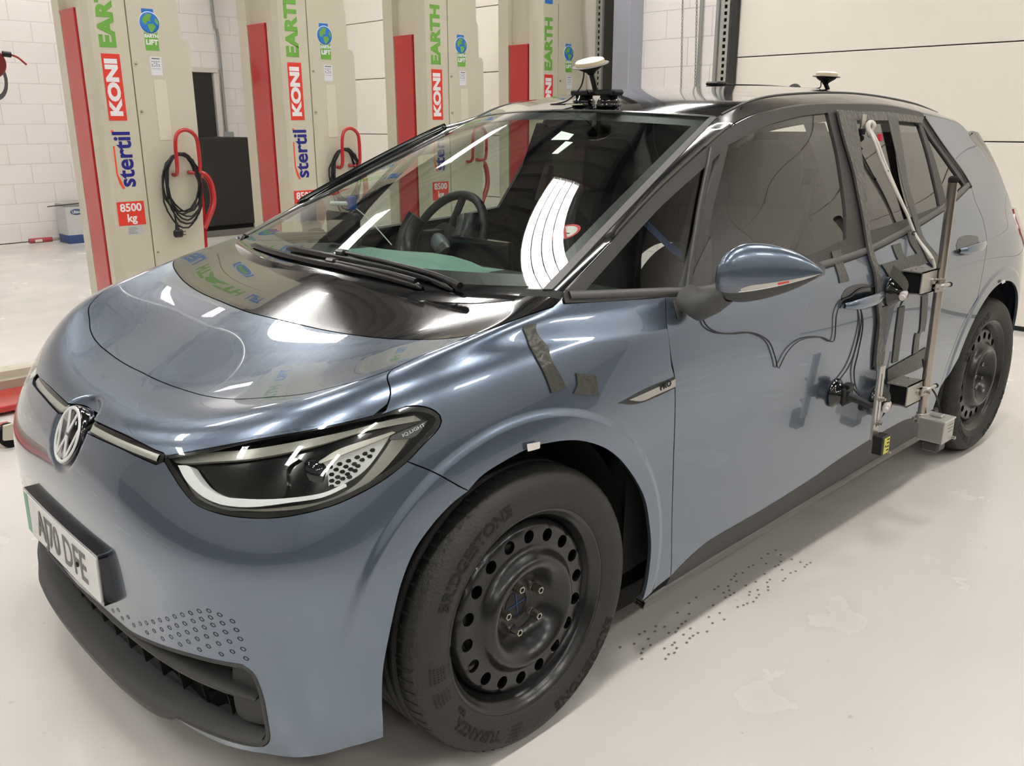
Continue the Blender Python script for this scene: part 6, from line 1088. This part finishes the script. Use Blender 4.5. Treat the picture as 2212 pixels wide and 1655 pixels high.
# --- pole with its boxes
PX, PY = 1.845, -.978
pole = thing('support_pole', 'vertical stainless steel tube clamped beside the rear door with a black end cap', 'pole', (PX, PY, .39))
MB().tube([(0, 0, 0), (0, 0, .825)], .0155, 24).build('tube', STAINLESS, pole); MB().lathe([(.0, .842), (.010, .841), (.0158, .834), (.0162, .822), (.0155, .82)], n=20).build('end_cap', VOID, pole)
def clamp(z, lab, side_=1):
    c = thing('tube_clamp', lab, 'clamp', (PX, PY, z)); mb = MB(); mb.lathe([(.0165, -.014), (.019, -.014), (.019, .014), (.0165, .014)], n=24); mb.box((-.050, -.010, -.013), (-.017, -.006, .013)); mb.box((-.050, .004, -.013), (-.017, .008, .013)); mb.build('clamp_band', ALU, c)
    MB().tube([(-.040, -.016, 0), (-.040, .016, 0)], .0045, 8).build('clamp_screw', BOLT, c)
    q = MB(); q.tube([(.018, 0, 0), (.075, -.004, -.002)], .0065, 10); q.build('handle_rod', ALU, c); MB().tube([(.075, -.004, -.002), (.084, -.0045, -.002)], .0085, 10).build('rod_cap', VOID, c)
    return c
clamp(.865, 'upper aluminium clamp with a short rod gripping the steel pole'); clamp(.500, 'lower aluminium clamp with a short rod gripping the steel pole'); clamp(.400, 'aluminium clamp at the foot of the steel pole above the sensor box')
def bracket(x, z, lab):
    c = thing('mounting_bracket', lab, 'bracket', (x, -.93, z)); mb = MB()
    t_ = .003
    mb.box((-.058, -.044, -.038), (.060, -.040, .038)); mb.box((-.058, -.044, .034), (.060, .030, .038)); mb.box((-.058, -.044, -.038), (.060, .030, -.034)); mb.build('channel', ALU, c)
    MB().box((-.048, -.036, -.032), (.055, .024, .032)).build('channel_core', VOID, c)
    MB().tube([(.06, -.044, .0), (.06, -.075, 0)], .006, 10).tube([(.03, -.044, .0), (.03, -.050, 0)], .012, 6).build('stud', BOLT, c)
    for dx in (-.045, -.01, .04): MB().tube([(dx, 0, .038), (dx, 0, .0405)], .003, 8).build('rivet', BOLT, c)
    return c
bracket(1.765, .890, 'upper open aluminium channel bracket between the rear door and the steel pole'); bracket(1.765, .500, 'lower open aluminium channel bracket between the rear door and the steel pole')
def scup(x, z, lab, r_=.055):
    y = BS.ev([[x, z]])[0][1]; c = thing('suction_cup', lab, 'suction cup', (x, y, z))
    MB().lathe([(r_*.2, .0), (r_, -.002), (r_, -.008), (r_*.85, -.016), (r_*.55, -.030), (r_*.5, -.050), (.001, -.052)], axis='y', n=28).build('rubber_cup', mat('cup_black', (.05, .05, .05), .2), c)
    MB().tube([(0, -.045, 0), (-.05, -.062, -.004)], .012, 12).build('pump_collar', mat('knob_white', (.82, .79, .78), .45), c)
    MB().tube([(-.05, -.062, -.004), (-.068, -.068, -.006)], .0085, 12).build('pump_button', mat('knob_white', (.82, .79, .78), .45), c)
    MB().tube([(-.045, -.0604, -.004), (-.0475, -.0612, -.004)], .0125, 12).build('pump_ring', mat('ring_pink', (.80, .52, .50), .5), c)
    return c
scup(1.665, .862, 'black suction cup with a white pump knob beside the upper bracket'); scup(1.665, .478, 'black suction cup with a white pump knob beside the lower bracket')
tape_k = MB().grid([[(1.60+.10*t, -.915-.035*math.sin(PI*t)-w_*.004, .94-.12*t+w_*.018) for w_ in (-1, 0, 1)] for t in np.linspace(0, 1, 10)]).build('tape_strip', mat('black_tape', (.27, .275, .25), .25)); tag(tape_k, 'twisted black tape wound round the upper suction cup', 'tape')
tape_k = MB().grid([[(1.61+.07*t, -.91-.03*math.sin(PI*t)-w_*.004, .56-.13*t+w_*.016+t*.0) for w_ in (-1, 0, 1)] for t in np.linspace(0, 1, 10)]).build('tape_strip', MATS['black_tape']); tag(tape_k, 'twisted black tape wound round the lower suction cup', 'tape')
sb = thing('sensor_box', 'square brushed aluminium sensor box at the foot of the steel pole beside the rear wheel', 'sensor', (1.845, -1.025, .372))
MB().box((-.044, -.050, -.044), (.044, .040, .038), .003).build('box_body', ALU, sb); MB().box((-.047, -.053, .034), (.047, .040, .041), .002).build('lid', mat('alu_bright', (.84, .84, .82), .3, .8), sb)
MB().box((-.016, -.026, .041), (.016, .016, .051), .003).build('mounting_nut', ALU, sb); MB().tube([(.038, -.050, -.034), (.038, -.062, -.034)], .006, 10).build('screw', BOLT, sb)
MB().box((-.030, -.034, -.085), (.034, .030, -.044), .008).build('lens_hood', mat('hood_dark', (.25, .25, .245), .4), sb)
for i in range(3): MB().box((-.010, -.0506, .018-.012*i), (.030, -.0502, .021-.012*i)).build('engraved_line', mat('engrave', (.45, .45, .44), .5), sb)
fb_ = thing('slotted_bar', 'flat slotted aluminium bar standing upright in front of the lower bracket', 'bar', (1.405, -1.005, .435)); mb = MB()
x0, x1 = -.019, .019
mb.box((x0, -.004, 0), (x1, .004, .04)); mb.box((x0, -.004, .215), (x1, .004, .240)); mb.box((x0, -.004, .04), (-.003, .004, .215)); mb.box((.003, -.004, .04), (x1, .004, .215)); mb.build('bar', ALU, fb_)
for z in (.055, .135): MB().tube([(0, -.004, z), (0, -.016, z)], .0085, 6).tube([(0, -.016, z), (0, -.024, z)], .005, 8).build('bar_bolt', BOLT, fb_)
ls = thing('laser_sensor', 'small black sensor with a yellow warning label at the lower end of the slotted bar', 'sensor', (1.412, -1.025, .415))
MB().box((-.024, -.018, -.026), (.024, .015, .038), .003).build('housing', mat('sensor_black', (.12, .11, .11), .4), ls); yl = MB().box((-.012, -.0195, -.022), (.024, -.0182, .030)).build('warning_label', mat('label_yellow', (.86, .84, .32), .45), ls)
mb = MB()
for i in range(4): mb.box((.004, -.0202, .022-.012*i), (.020, -.0198, .026-.012*i))
mb.add([(-.009, -.0202, .0), (.001, -.0202, .0), (-.004, -.0202, .010)], [(0, 1, 2)]); mb.build('print', VOID, yl)
MB().tube([(.021, -.018, -.022), (.021, -.028, -.022)], .004, 8).build('screw', BOLT, ls)
gm = thing('camera_suction_arm', 'black plastic suction arm holding the slotted bar on the front door', 'mount', (1.345, BS.ev([[1.345, .575]])[0][1], .575))
MB().lathe([(.01, 0), (.047, -.001), (.048, -.006), (.040, -.014), (.034, -.02), (.032, -.036), (.02, -.040), (.001, -.041)], axis='y', n=32).build('rubber_cup', mat('cup_black', (.05, .05, .05), .2), gm)
MB().box((-.030, -.050, -.030), (.030, -.034, .030), .006).box((-.018, -.056, .026), (.018, -.030, .040), .003).build('lever_cap', CABLE, gm)
MB().tube([(0, -.045, 0), (.010, -.075, -.010), (.035, -.098, -.028)], [.016, .012, .012], 12).box((.015, -.095, -.045), (.045, -.072, -.012), .005).build('joint_arm', CABLE, gm)
MB().tube([(.035, -.098, -.028), (.06, -.112, -.03)], .009, 10).build('arm_stub', CABLE, gm)
# --- ropes from the window down to the pole
rp = thing('white_rope', 'white braided rope tied from the window clip down to the steel pole', 'rope')
RP_ = mat('rope_white', (.88, .86, .82), .8, bump=.5, bscale=500)
def sp_pt(px, z, off): y = BS.ev([[px, z]])[0][1]; return (px, y-off, z)
K = [sp_pt(1.80, 1.375, .022), sp_pt(1.80, 1.335, .03), sp_pt(1.815, 1.27, .025), sp_pt(1.845, 1.19, .02), sp_pt(1.875, 1.10, .02), sp_pt(1.90, 1.02, .022), (1.875, -.93, .955), (1.86, -.955, .90)]
MB().tube(spline(K, 6), .0052, 8).build('rope_strand', RP_, rp)
K2 = [(p[0]-.010-.012*math.sin(i), p[1], p[2]) for i, p in enumerate(K[:6])]+[(1.865, -.935, .95)]
MB().tube(spline(K2, 6), .0052, 8).build('rope_strand', RP_, rp)
kn = sp_pt(1.80, 1.375, .02)
MB().tube([(kn[0]+.02*math.cos(t)*(1-.03*t), kn[1]-.004*math.sin(t*2), kn[2]+.004+.022*math.sin(t)) for t in np.linspace(0, 4*PI, 40)], .0075, 8).build('knot', RP_, rp)
for z_, x_ in ((1.235, 1.822), (1.03, 1.892)):
    q = np.array(sp_pt(x_, z_, .022)); MB().tube([tuple(q+np.array([.014*math.cos(t), 0, .0+.014*math.sin(t)*.4])) for t in np.linspace(0, 2*PI, 16)], .0028, 6, False).build('cable_tie', CABLE, rp)
q = np.array(sp_pt(1.812, 1.345, .034)); MB().box(tuple(q-.007), tuple(q+np.array([.012, .006, .018])), .002).build('red_thread', mat('thread_red', (.75, .15, .25), .6), rp)
cl = thing('window_clip', 'flat aluminium clip hooked over the top of the rear door window', 'clip', sp_pt(1.775, 1.39, .012)); MB().box((-.016, -.004, -.012), (.014, .004, .036), .001).build('clip_plate', ALU, cl); MB().box((-.018, -.010, -.030), (.006, .010, -.010), .003).build('clip_body', VOID, cl)
# --- thin cables on the doors
def surf_pts(l, off=.004): return [tuple(BS.ev([[x, z]])[0]+np.array([0, -off, 0])) for x, z in l]
CAB = [[[0.596, 0.992], [0.609, 0.952], [0.622, 0.91], [0.668, 0.883], [0.739, 0.868], [0.825, 0.857], [0.905, 0.822], [0.944, 0.769], [0.96, 0.735]], [[1.561, 0.891], [1.458, 0.898], [1.382, 0.882], [1.323, 0.875], [1.289, 0.837], [1.28, 0.759], [1.201, 0.783], [1.092, 0.795], [1.017, 0.776], [0.968, 0.731]], [[1.435, 0.853], [1.453, 0.798], [1.44, 0.725], [1.405, 0.654], [1.342, 0.612]], [[1.435, 0.853], [1.465, 0.781], [1.456, 0.691], [1.448, 0.63], [1.481, 0.567], [1.539, 0.522]]]
for i, (lab, pts_, r_) in enumerate([('thin black cable from the mirror arm drooping over the front door', CAB[0], .0022), ('thin black cable looping from the front door handle up over the door', CAB[1], .0020), ('thin black cable hanging from the door handle to the black suction arm', CAB[2], .0024), ('second thin black cable hanging from the door handle past the suction arm', CAB[3], .0024)]):
    wire('sensor_cable', surf_pts(pts_, .006), r_, lab)
wire('sensor_cable', [(PX+.02, PY+.03, .60), (PX+.05, PY+.02, .52), (PX+.10, PY+.0, .46), (PX+.15, PY-.0, .40), (PX+.14, PY-.02, .35), (PX+.085, PY-.05, .34)], .0035, 'black cable curving from the pole round to the back of the sensor box')
# --- things seen through the glass
bt = tag(MB().grid([[(p[0], p[1]+.03, p[2]+a) for a in (-.011, .011)] for p in spline([tuple(BS.ev([q])[0]) for q in D['bluetape']], 6)]).build('blue_strap', mat('strap_blue', (.10, .22, .42), .6)), 'blue strap hanging behind the front quarter window', 'strap')
rb = thing('steering_robot', 'black steering robot ring and motor fixed to the steering wheel behind the windscreen', 'steering robot')
BLK2 = mat('robot_black', (.09, .09, .09), .35); OO = O+wn*.05
MB().tube([tuple(OO+.155*(math.cos(t)*wa+math.sin(t)*wb)) for t in np.linspace(-.4, PI+.5, 40)], .040, 14).build('drive_ring', BLK2, rb)
MB().tube([tuple(OO+wa*-.02+wb*.02), tuple(OO+wa*-.14+wb*.07+wn*.03)], .030, 16).build('motor', mat('motor_grey', (.40, .43, .45), .4, .3), rb)
MB().tube([tuple(OO+wa*-.12+wb*.06+wn*.03), tuple(OO+wa*-.16+wb*.08+wn*.035)], .036, 16).build('motor_cap', BLK2, rb)
MB().box(tuple(OO+[-.03, -.20, -.10]), tuple(OO+[.0, .16, -.085])).box(tuple(OO+[-.05, -.02, -.12]), tuple(OO+[.02, .02, .02])).build('cross_brace', BLK2, rb)
MB().tube(spline([tuple(OO+[-.02, -.17, .03]), tuple(OO+[-.05, -.18, -.06]), tuple(OO+[-.02, -.16, -.14]), tuple(OO+[.03, -.12, -.17])], 6), .004, 6).build('white_lead', RP_, rb)
dd_ = MB(); disc(dd_, OO+np.array([-.04, -.10, -.09]), (-1, -.3, .4), .020, .004, 20); dd_.build('gauge', mat('gauge_pale', (.66, .72, .64), .4), rb)
ph = thing('phone_holder', 'dark flat screen on a stalk above the dashboard left of the steering robot', 'screen'); MB().box((.50, .50, .985), (.52, .70, 1.10), .006).build('screen_panel', BLK2, ph); MB().tube([(.52, .6, .99), (.56, .6, .95)], .01, 8).build('stalk', BLK2, ph)
gs = thing('windscreen_camera', 'small white camera with a blue clip inside the lower far corner of the windscreen', 'camera'); cpt = np.array([.46, .47, 1.14])
MB().tube([tuple(cpt), tuple(cpt+[-.04, .06, .0])], .008, 10).build('camera_barrel', WHITEPL, gs); MB().box(tuple(cpt+[-.01, -.02, -.02]), tuple(cpt+[.015, .01, .025]), .003).build('blue_clip', mat('clip_blue', (.15, .32, .62), .4), gs); MB().tube(spline([tuple(cpt), tuple(cpt+[.03, -.06, -.05]), tuple(cpt+[.05, -.16, -.13])], 5), .002, 5).build('lead', WHITEPL, gs)
gf = MB(); rows = []
rng = random.Random(3)
for i in range(9):
    rows.append([(.20+.045*j+rng.uniform(-.012, .012), -.30+.085*i+rng.uniform(-.015, .015), .993+rng.uniform(0, .010)+.012*math.exp(-((i-4)/2.)**2)) for j in range(7)])
tag(gf.grid(rows).build('plastic_film', mat('film_teal', (.45, .62, .56), .3)), 'crumpled pale teal plastic film lying on the dashboard', 'plastic film')

# ------------------------------------------------------------------ mobile column lifts (room axes; x along the row, front at local y = 0)
LY = 3.60; K_ = (LY+2.116)/(5.4+2.116)
def lx(x54): return -1.303+(x54+1.303)*K_
GREEN = mat('logo_green', (.42, .66, .26), .5); BLUE = mat('logo_blue', (.13, .45, .78), .5); NAVY = mat('logo_navy', (.10, .10, .50), .5); LRED = mat('label_red', (.87, .23, .17), .5); ORNG = mat('logo_orange', (.90, .32, .14), .5); PRW = mat('print_white', (.9, .9, .9), .4); SILV = mat('label_silver', (.72, .72, .72), .35); GREYP = mat('print_grey', (.42, .42, .44), .5)
def lift(label):
    r = thing('column_lift', label, 'vehicle lift'); H_ = 2.75
    mb = MB(); mb.prism([(-.205, .49), (-.238, .49), (-.242, .36), (-.200, .35), (-.200, .105), (-.240, .095), (-.238, .03), (-.214, -.018), (-.19, -.030), (0, -.030), (.0, .0), (.34, .0), (.34, .49)], 'z', .10, H_); mb.build('mast', CREAM, r)
    MB().box((-.246, .112, .26), (-.185, .343, 2.06), .006).build('carriage', RED, r)
    MB().box((-.256, .100, .215), (-.185, .355, .27), .004).build('carriage_foot', RED, r)
    MB().box((-.250, .106, 2.052), (-.185, .349, 2.066), .003).build('carriage_cap', RED, r)
    mb = MB(); out = [(.006, .13), (.335, .13), (.345, .50), (.385, 1.35), (.385, 1.87), (.372, 1.905), (.335, 1.915), (.328, 2.16), (.205, 2.40), (.006, 2.40)]
    mb.prism(out, 'y', -.034, .16); cov = mb.build('cover_door', CREAM, r)
    mb = MB(); mb.box((.125, -.0365, 1.30), (.205, -.034, 1.665)).build('blank_panel', mat('cream_light', (.83, .81, .73), .4), cov)
    for z in (1.755, 1.475, .60): mb = MB(); disc(mb, (.028, -.034, z), (0, -1, 0), .009, .005, 12, .002); mb.build('lock', BOLT, cov)
    def tx(x, z): return lambda a, b, c: (x-b, -.0312-c*1.0, z+a)      # text reading upwards
    yb = -.0304
    MB().text('stertil', .150, .0004, .0035, fn=lambda a, b, c: (-.108-b, yb-.0005-c, 1.085+a+.105), sx=.96).build('lettering', NAVY, r)
    MB().box((-.152, yb-.0008, 1.105), (-.142, yb, 1.265)).add([(-.152, yb-.0008, 1.105), (-.142, yb-.0008, 1.105), (-.118, yb-.0008, 1.03), (-.130, yb-.0008, 1.02)], [(0, 1, 2, 3)]) if False else None
    mb = MB(); mb.box((-.173, yb-.0008, 1.10), (-.163, yb, 1.27)); mb.add([(-.173, yb-.0008, 1.10), (-.163, yb-.0008, 1.10), (-.138, yb-.0008, 1.035), (-.130, yb-.0008, 1.012), (-.144, yb-.0008, 1.012), (-.162, yb-.0008, 1.045)], [(0, 1, 2, 3, 4, 5)]); disc(mb, (-.166, yb, 1.358), (0, -1, 0), .008, .0008, 12); mb.build('accent', ORNG, r)
    kb = MB().box((-.175, yb-.0012, 1.420), (-.065, yb, 1.805)).build('logo_box', LRED, r)
    MB().text('KONI', .098, .0004, .0055, fn=lambda a, b, c: (-.120-b, yb-.0020-c, 1.612+a), sx=1.36).build('lettering', PRW, kb)
    MB().text('EARTH', .128, .0004, .0065, fn=lambda a, b, c: (-.120-b, yb-.0008-c, 1.838+a), sx=1.12, align='LEFT').build('lettering', GREEN, r)
    MB().text('LIFT', .128, .0004, .0065, fn=lambda a, b, c: (-.120-b, yb-.0008-c, 2.388+a), sx=1.12, align='LEFT').build('lettering', BLUE, r)
    lb = MB().box((-.195, yb-.0012, .785), (-.025, yb, .932)).build('load_label', LRED, r)
    MB().text('8500', .068, .0004, .0018, fn=lambda a, b, c: (-.110+a, yb-.0020-c, .893+b)).build('lettering', PRW, lb)
    MB().text('kg', .068, .0004, .0018, fn=lambda a, b, c: (-.110+a, yb-.0020-c, .828+b)).build('lettering', PRW, lb)
    sl = MB().box((-.145, yb-.0010, .725), (-.050, yb, .780)).build('type_plate', SILV, r); mb = MB()
    for i in range(5): mb.box((-.140, yb-.0014, .732+.009*i), (-.08-.01*(i % 3), yb-.0011, .735+.009*i))
    mb.build('print', GREYP, sl)
    # globe logo
    lg = MB(); lg.box((.100, -.0352, 1.835), (.185, -.034, 1.955)); lgo = lg.build('logo_patch', GREEN, cov)
    bl = MB(); bl.box((.098, -.0350, 2.00), (.172, -.034, 2.075)); disc(bl, (.140, -.034, 1.995), (0, -1, 0), .062, .0018, 36); bl.build('globe', BLUE, lgo)
    gc = MB()
    for pts in ([(-.045, .02), (-.015, .052), (.02, .048), (.005, .022), (.012, .008), (-.012, .010), (-.022, -.012), (-.040, -.004)], [(-.012, -.008), (.018, -.004), (.038, -.018), (.022, -.042), (.006, -.058), (-.004, -.040), (-.010, -.022)], [(.038, .030), (.052, .020), (.056, -.008), (.046, -.006), (.034, .010)]):
        gc.add([(.140+a, -.0362, 1.995+b) for a, b in pts], [tuple(range(len(pts)))])
    gc.build('continents', GREEN, lgo)
    rg = MB(); rg.lathe([(.0615, -.0362), (.065, -.0362), (.065, -.034)], (.140, 0, 1.995), 'y', 40); rg.build('globe_edge', PRW, lgo)
    MB().text('EARTH', .026, .0003, .0012, fn=lambda a, b, c: (.143+a, -.0358-c, 1.918+b), sx=1.05).build('lettering', PRW, lgo)
    MB().text('LIFT', .040, .0003, .0020, fn=lambda a, b, c: (.143+a, -.0358-c, 1.882+b), sx=1.05).build('lettering', PRW, lgo)
    st = MB().box((.118, -.0354, 1.690), (.190, -.034, 1.80)).build('instruction_sticker', mat('sticker_white', (.86, .86, .88), .4), cov); mb = MB()
    mb.box((.128, -.0358, 1.785), (.180, -.0355, 1.792))
    for i in range(4):
        for j in range(4):
            if (i*j+i) % 3 != 2: mb.box((.126+.014*j, -.0358, 1.742+.009*i), (.134+.014*j, -.0355, 1.747+.009*i))
    mb.box((.126, -.0358, 1.728), (.182, -.0355, 1.730)).build('print', GREYP, st)
    # push handle behind and hook for the cable
    MB().tube(spline([(.385, .05, 1.075), (.435, .045, 1.07), (.470, .04, 1.02), (.478, .03, .93), (.462, .02, .86), (.42, .01, .79), (.375, .0, .72)], 5), .021, 12).build('push_handle', RED, r)
    MB().prism([(.335, .13), (.375, .13), (.405, .75), (.405, 1.10), (.365, 1.10)], 'y', .02, .06).build('handle_post', RED, r)
    MB().tube(spline([(.185, -.034, 1.085), (.185, -.075, 1.085), (.188, -.10, 1.12), (.188, -.11, 1.27), (.205, -.11, 1.335), (.245, -.11, 1.36), (.29, -.11, 1.355), (.328, -.11, 1.32), (.338, -.11, 1.26), (.342, -.10, 1.13), (.335, -.075, 1.095), (.285, -.034, 1.095)], 5), .0125, 12).build('cable_hook', RED, r)
    MB().box((-.30, .02, 0), (.42, .55, .13), .01).build('base', RED, r)
    return r
LT = [lift('leftmost cream column lift, nearest, its coiled cable ending in a plug')]
names = ['second cream column lift from the left, just right of the black cabinet', 'third cream column lift from the left, behind the windscreen of the car', 'rightmost and farthest cream column lift, beside the grey steel column']
for nm_ in names: o = copy_tree(LT[0]); o['label'] = nm_; LT.append(o)
SX = [lx(1.843), lx(3.50), lx(5.200), lx(6.915)]
for o, x in zip(LT, SX):
    o.location = room(x, LY+.032, 0); o.rotation_euler = (0, 0, TH); o['group'] = 'row of mobile column lifts'
# cable coils on the hooks
def coil(i, lab, plug=True):
    rng = random.Random(i+4); r = thing('cable_coil', lab, 'cable', room(SX[i], LY+.032, 0), TH)
    pts = []; n = 7
    for k in range(n*22):
        a = 2*PI*k/22; t = k/(n*22.); wob = 1+.10*math.sin(k/22*2.3+i)
        rx, rz = .118*wob, .205+.028*math.sin(k/22*1.7+1)
        x = .222+.015*math.sin(k/22*3)+rx*math.cos(a); z = (1.215-rz)+rz*math.sin(a)+.010*math.sin(k/22*2.9)
        pts.append((x, -.072-.012*math.sin(k/22*4.1)-.010*math.cos(a*1)*0-.008*(k % 3), z))
    MB().tube(pts, .0058, 7).build('coiled_cable', CABLE, r)
    if plug:
        MB().tube(spline([(.115, -.085, 1.10), (.120, -.09, .98), (.140, -.092, .84), (.146, -.092, .775)], 6), .0058, 7).build('hanging_end', CABLE, r)
        mb = MB(); mb.box((.118, -.115, .69), (.182, -.080, .742), .012); mb.tube([(.146, -.095, .785), (.148, -.095, .735)], [.008, .016], 10); mb.build('plug', mat('plug_black', (.10, .09, .09), .45), r)
        for dz in (.698, .718): MB().box((.182, -.100, dz+.004), (.200, -.096, dz+.009)).build('plug_pin', BOLT, r)
    return r
coil(0, 'black mains cable coiled on the leftmost lift with its plug hanging down'); coil(1, 'black cable coiled on the red hook of the second lift', False)
# ------------------------------------------------------------------ odds and ends round the room
def rthing(name, lab, cat, x, y, z=0): return thing(name, lab, cat, room(x, y, z), TH)
fc = rthing('flight_case', 'large black cabinet with a grey plinth standing in front of the black door', 'cabinet', 0, 0)
MB().box((3.70, 8.66, .13), (4.62, 9.5, 1.222), .012).build('cabinet_body', mat('case_black', (.115, .11, .105), .5, bump=.1, bscale=200), fc); MB().box((3.75, 8.70, .075), (4.60, 9.5, .14)).build('shadow_gap', VOID, fc); MB().box((3.70, 8.66, 0), (4.62, 9.5, .078)).build('plinth', mat('plinth_grey', (.42, .41, .39), .5), fc)
cb = rthing('cardboard_carton', 'white carton with a blue base and an oval blue logo by the white block wall', 'box', 0, 0)
MB().box((2.47, 9.30, .10), (3.0, 9.62, .44), .004).build('carton_side', mat('carton_white', (.80, .80, .80), .5), cb); MB().box((2.468, 9.298, 0), (3.002, 9.622, .10), .004).build('blue_base', mat('carton_blue', (.20, .30, .52), .5), cb)
mb = MB(); mb.lathe([(.0001, -.003), (1, -.003), (1, 0)], n=28, axis='y'); mb.v = [(2.60+.075*x, 9.299+y, .375+.035*z) for x, y, z in mb.v]; ov = mb.build('logo_oval', mat('logo_steel_blue', (.28, .36, .55), .5), cb)
MB().text('Ultima', .05, .0006, .0012, fn=lambda a, b, c: (2.60+a*.82, 9.2945-c, .373+b)).build('lettering', PRW, ov)
MB().box((2.46, 9.29, .44), (2.96, 9.6, .475), .008).build('carton_contents', mat('clear_wrap', (.62, .62, .60), .3), cb)
br_ = rthing('steel_rod', 'thin black rod lying across the top of the white carton', 'rod', 0, 0); MB().tube([(2.27, 9.27, .46), (2.95, 9.32, .488)], .006, 6).build('rod', CABLE, br_)
tl_ = rthing('caulking_tool', 'red cylinder tool with a long black rod lying on the floor by the wall', 'tool', 0, 0)
MB().tube([(1.70, 9.56, .035), (2.10, 9.56, .04)], .006, 6).build('rod', CABLE, tl_); MB().tube([(2.10, 9.56, .045), (2.36, 9.57, .045)], .030, 14).build('cylinder', mat('tool_red', (.66, .25, .27), .35), tl_); MB().tube([(2.36, 9.57, .045), (2.52, 9.57, .045)], .018, 10).build('nozzle', BOLT, tl_); MB().box((2.16, 9.528, .03), (2.24, 9.54, .06)).build('paper_label', WHITEW, tl_)
hr = rthing('hose_reel', 'dark red air hose reel at the left edge with a short hose end', 'hose reel', 0, 0)
MB().lathe([(.001, -.04), (.10, -.04), (.115, 0), (.10, .04), (.001, .04)], (.985, 6.0, 1.86), 'y', 30).build('drum', mat('reel_red', (.50, .16, .16), .4), hr)
mb = MB(); mb.grid([[(1.0+.1*math.cos(t)*k, 6.03, 1.74+.16*math.sin(t)*k) for k in (.75, 1)] for t in np.linspace(-1.8, 1.2, 14)]); mb.build('guard', mat('guard_grey', (.35, .34, .35), .4), hr)
MB().tube([(1.07, 5.96, 1.93), (1.13, 5.96, 1.925)], .022, 12).build('hose_stop', CABLE, hr); MB().tube(spline([(1.13, 5.96, 1.925), (1.18, 5.96, 1.905), (1.235, 5.96, 1.855)], 6), .008, 8).build('hose_end', mat('hose_red', (.62, .12, .12), .4), hr)
MB().tube([(1.02, 6.04, 1.95), (1.02, 6.04, ZC)], .015, 8).build('hanger_rod', ALU, hr)
# base of a further lift, lower left edge
lbz = rthing('lift_base', 'cream and red lift base with caster at the left edge behind the car nose', 'lift base', 0, 0)
MB().box((-1.6, 3.03, .04), (.95, 3.12, .146), .01).build('cream_rail', CREAM, lbz); MB().box((-1.6, 2.66, .02), (.55, 2.99, .052), .004).build('red_plate', RED, lbz)
MB().box((-1.6, 2.99, .03), (.75, 3.03, .10), .004).build('rail_shade', mat('rail_shadow', (.66, .63, .56), .5), lbz)  # beige strip standing in for the shade below the cream rail
MB().prism([(-.36, .10), (-.245, .10), (-.20, .02), (-.29, .0+.02)], 'y', 2.18, 2.24).build('red_bracket', RED, lbz)
MB().tube([(-.262, 2.20, .055), (-.262, 2.15, .055)], .052, 20).build('caster_wheel', VOID, lbz); MB().prism([(-.30, .05), (-.29, .115), (-.25, .118), (-.235, .06), (-.26, .045)], 'y', 2.12, 2.14).build('caster_fork', CREAM, lbz)
# tyre print in the dust below the sill
mb = MB(); rng = random.Random(5)
for i in range(40):
    for j in range(5):
        if rng.random() < .45:
            x = .42+.022*i+rng.uniform(-.004, .004); y = -.90+.030*j+rng.uniform(-.009, .009)
            mb.add([(x, y, .0006), (x+.011, y+.003, .0006), (x+.009, y+.010, .0006), (x-.001, y+.007, .0006)], [(0, 1, 2, 3)])
o = mb.build('tyre_print', mat('print_brown', (.50, .475, .44), .6), fixn=False); tag(o, 'dark tyre tread print on the floor under the side sill', 'tyre mark'); o['kind'] = 'stuff'
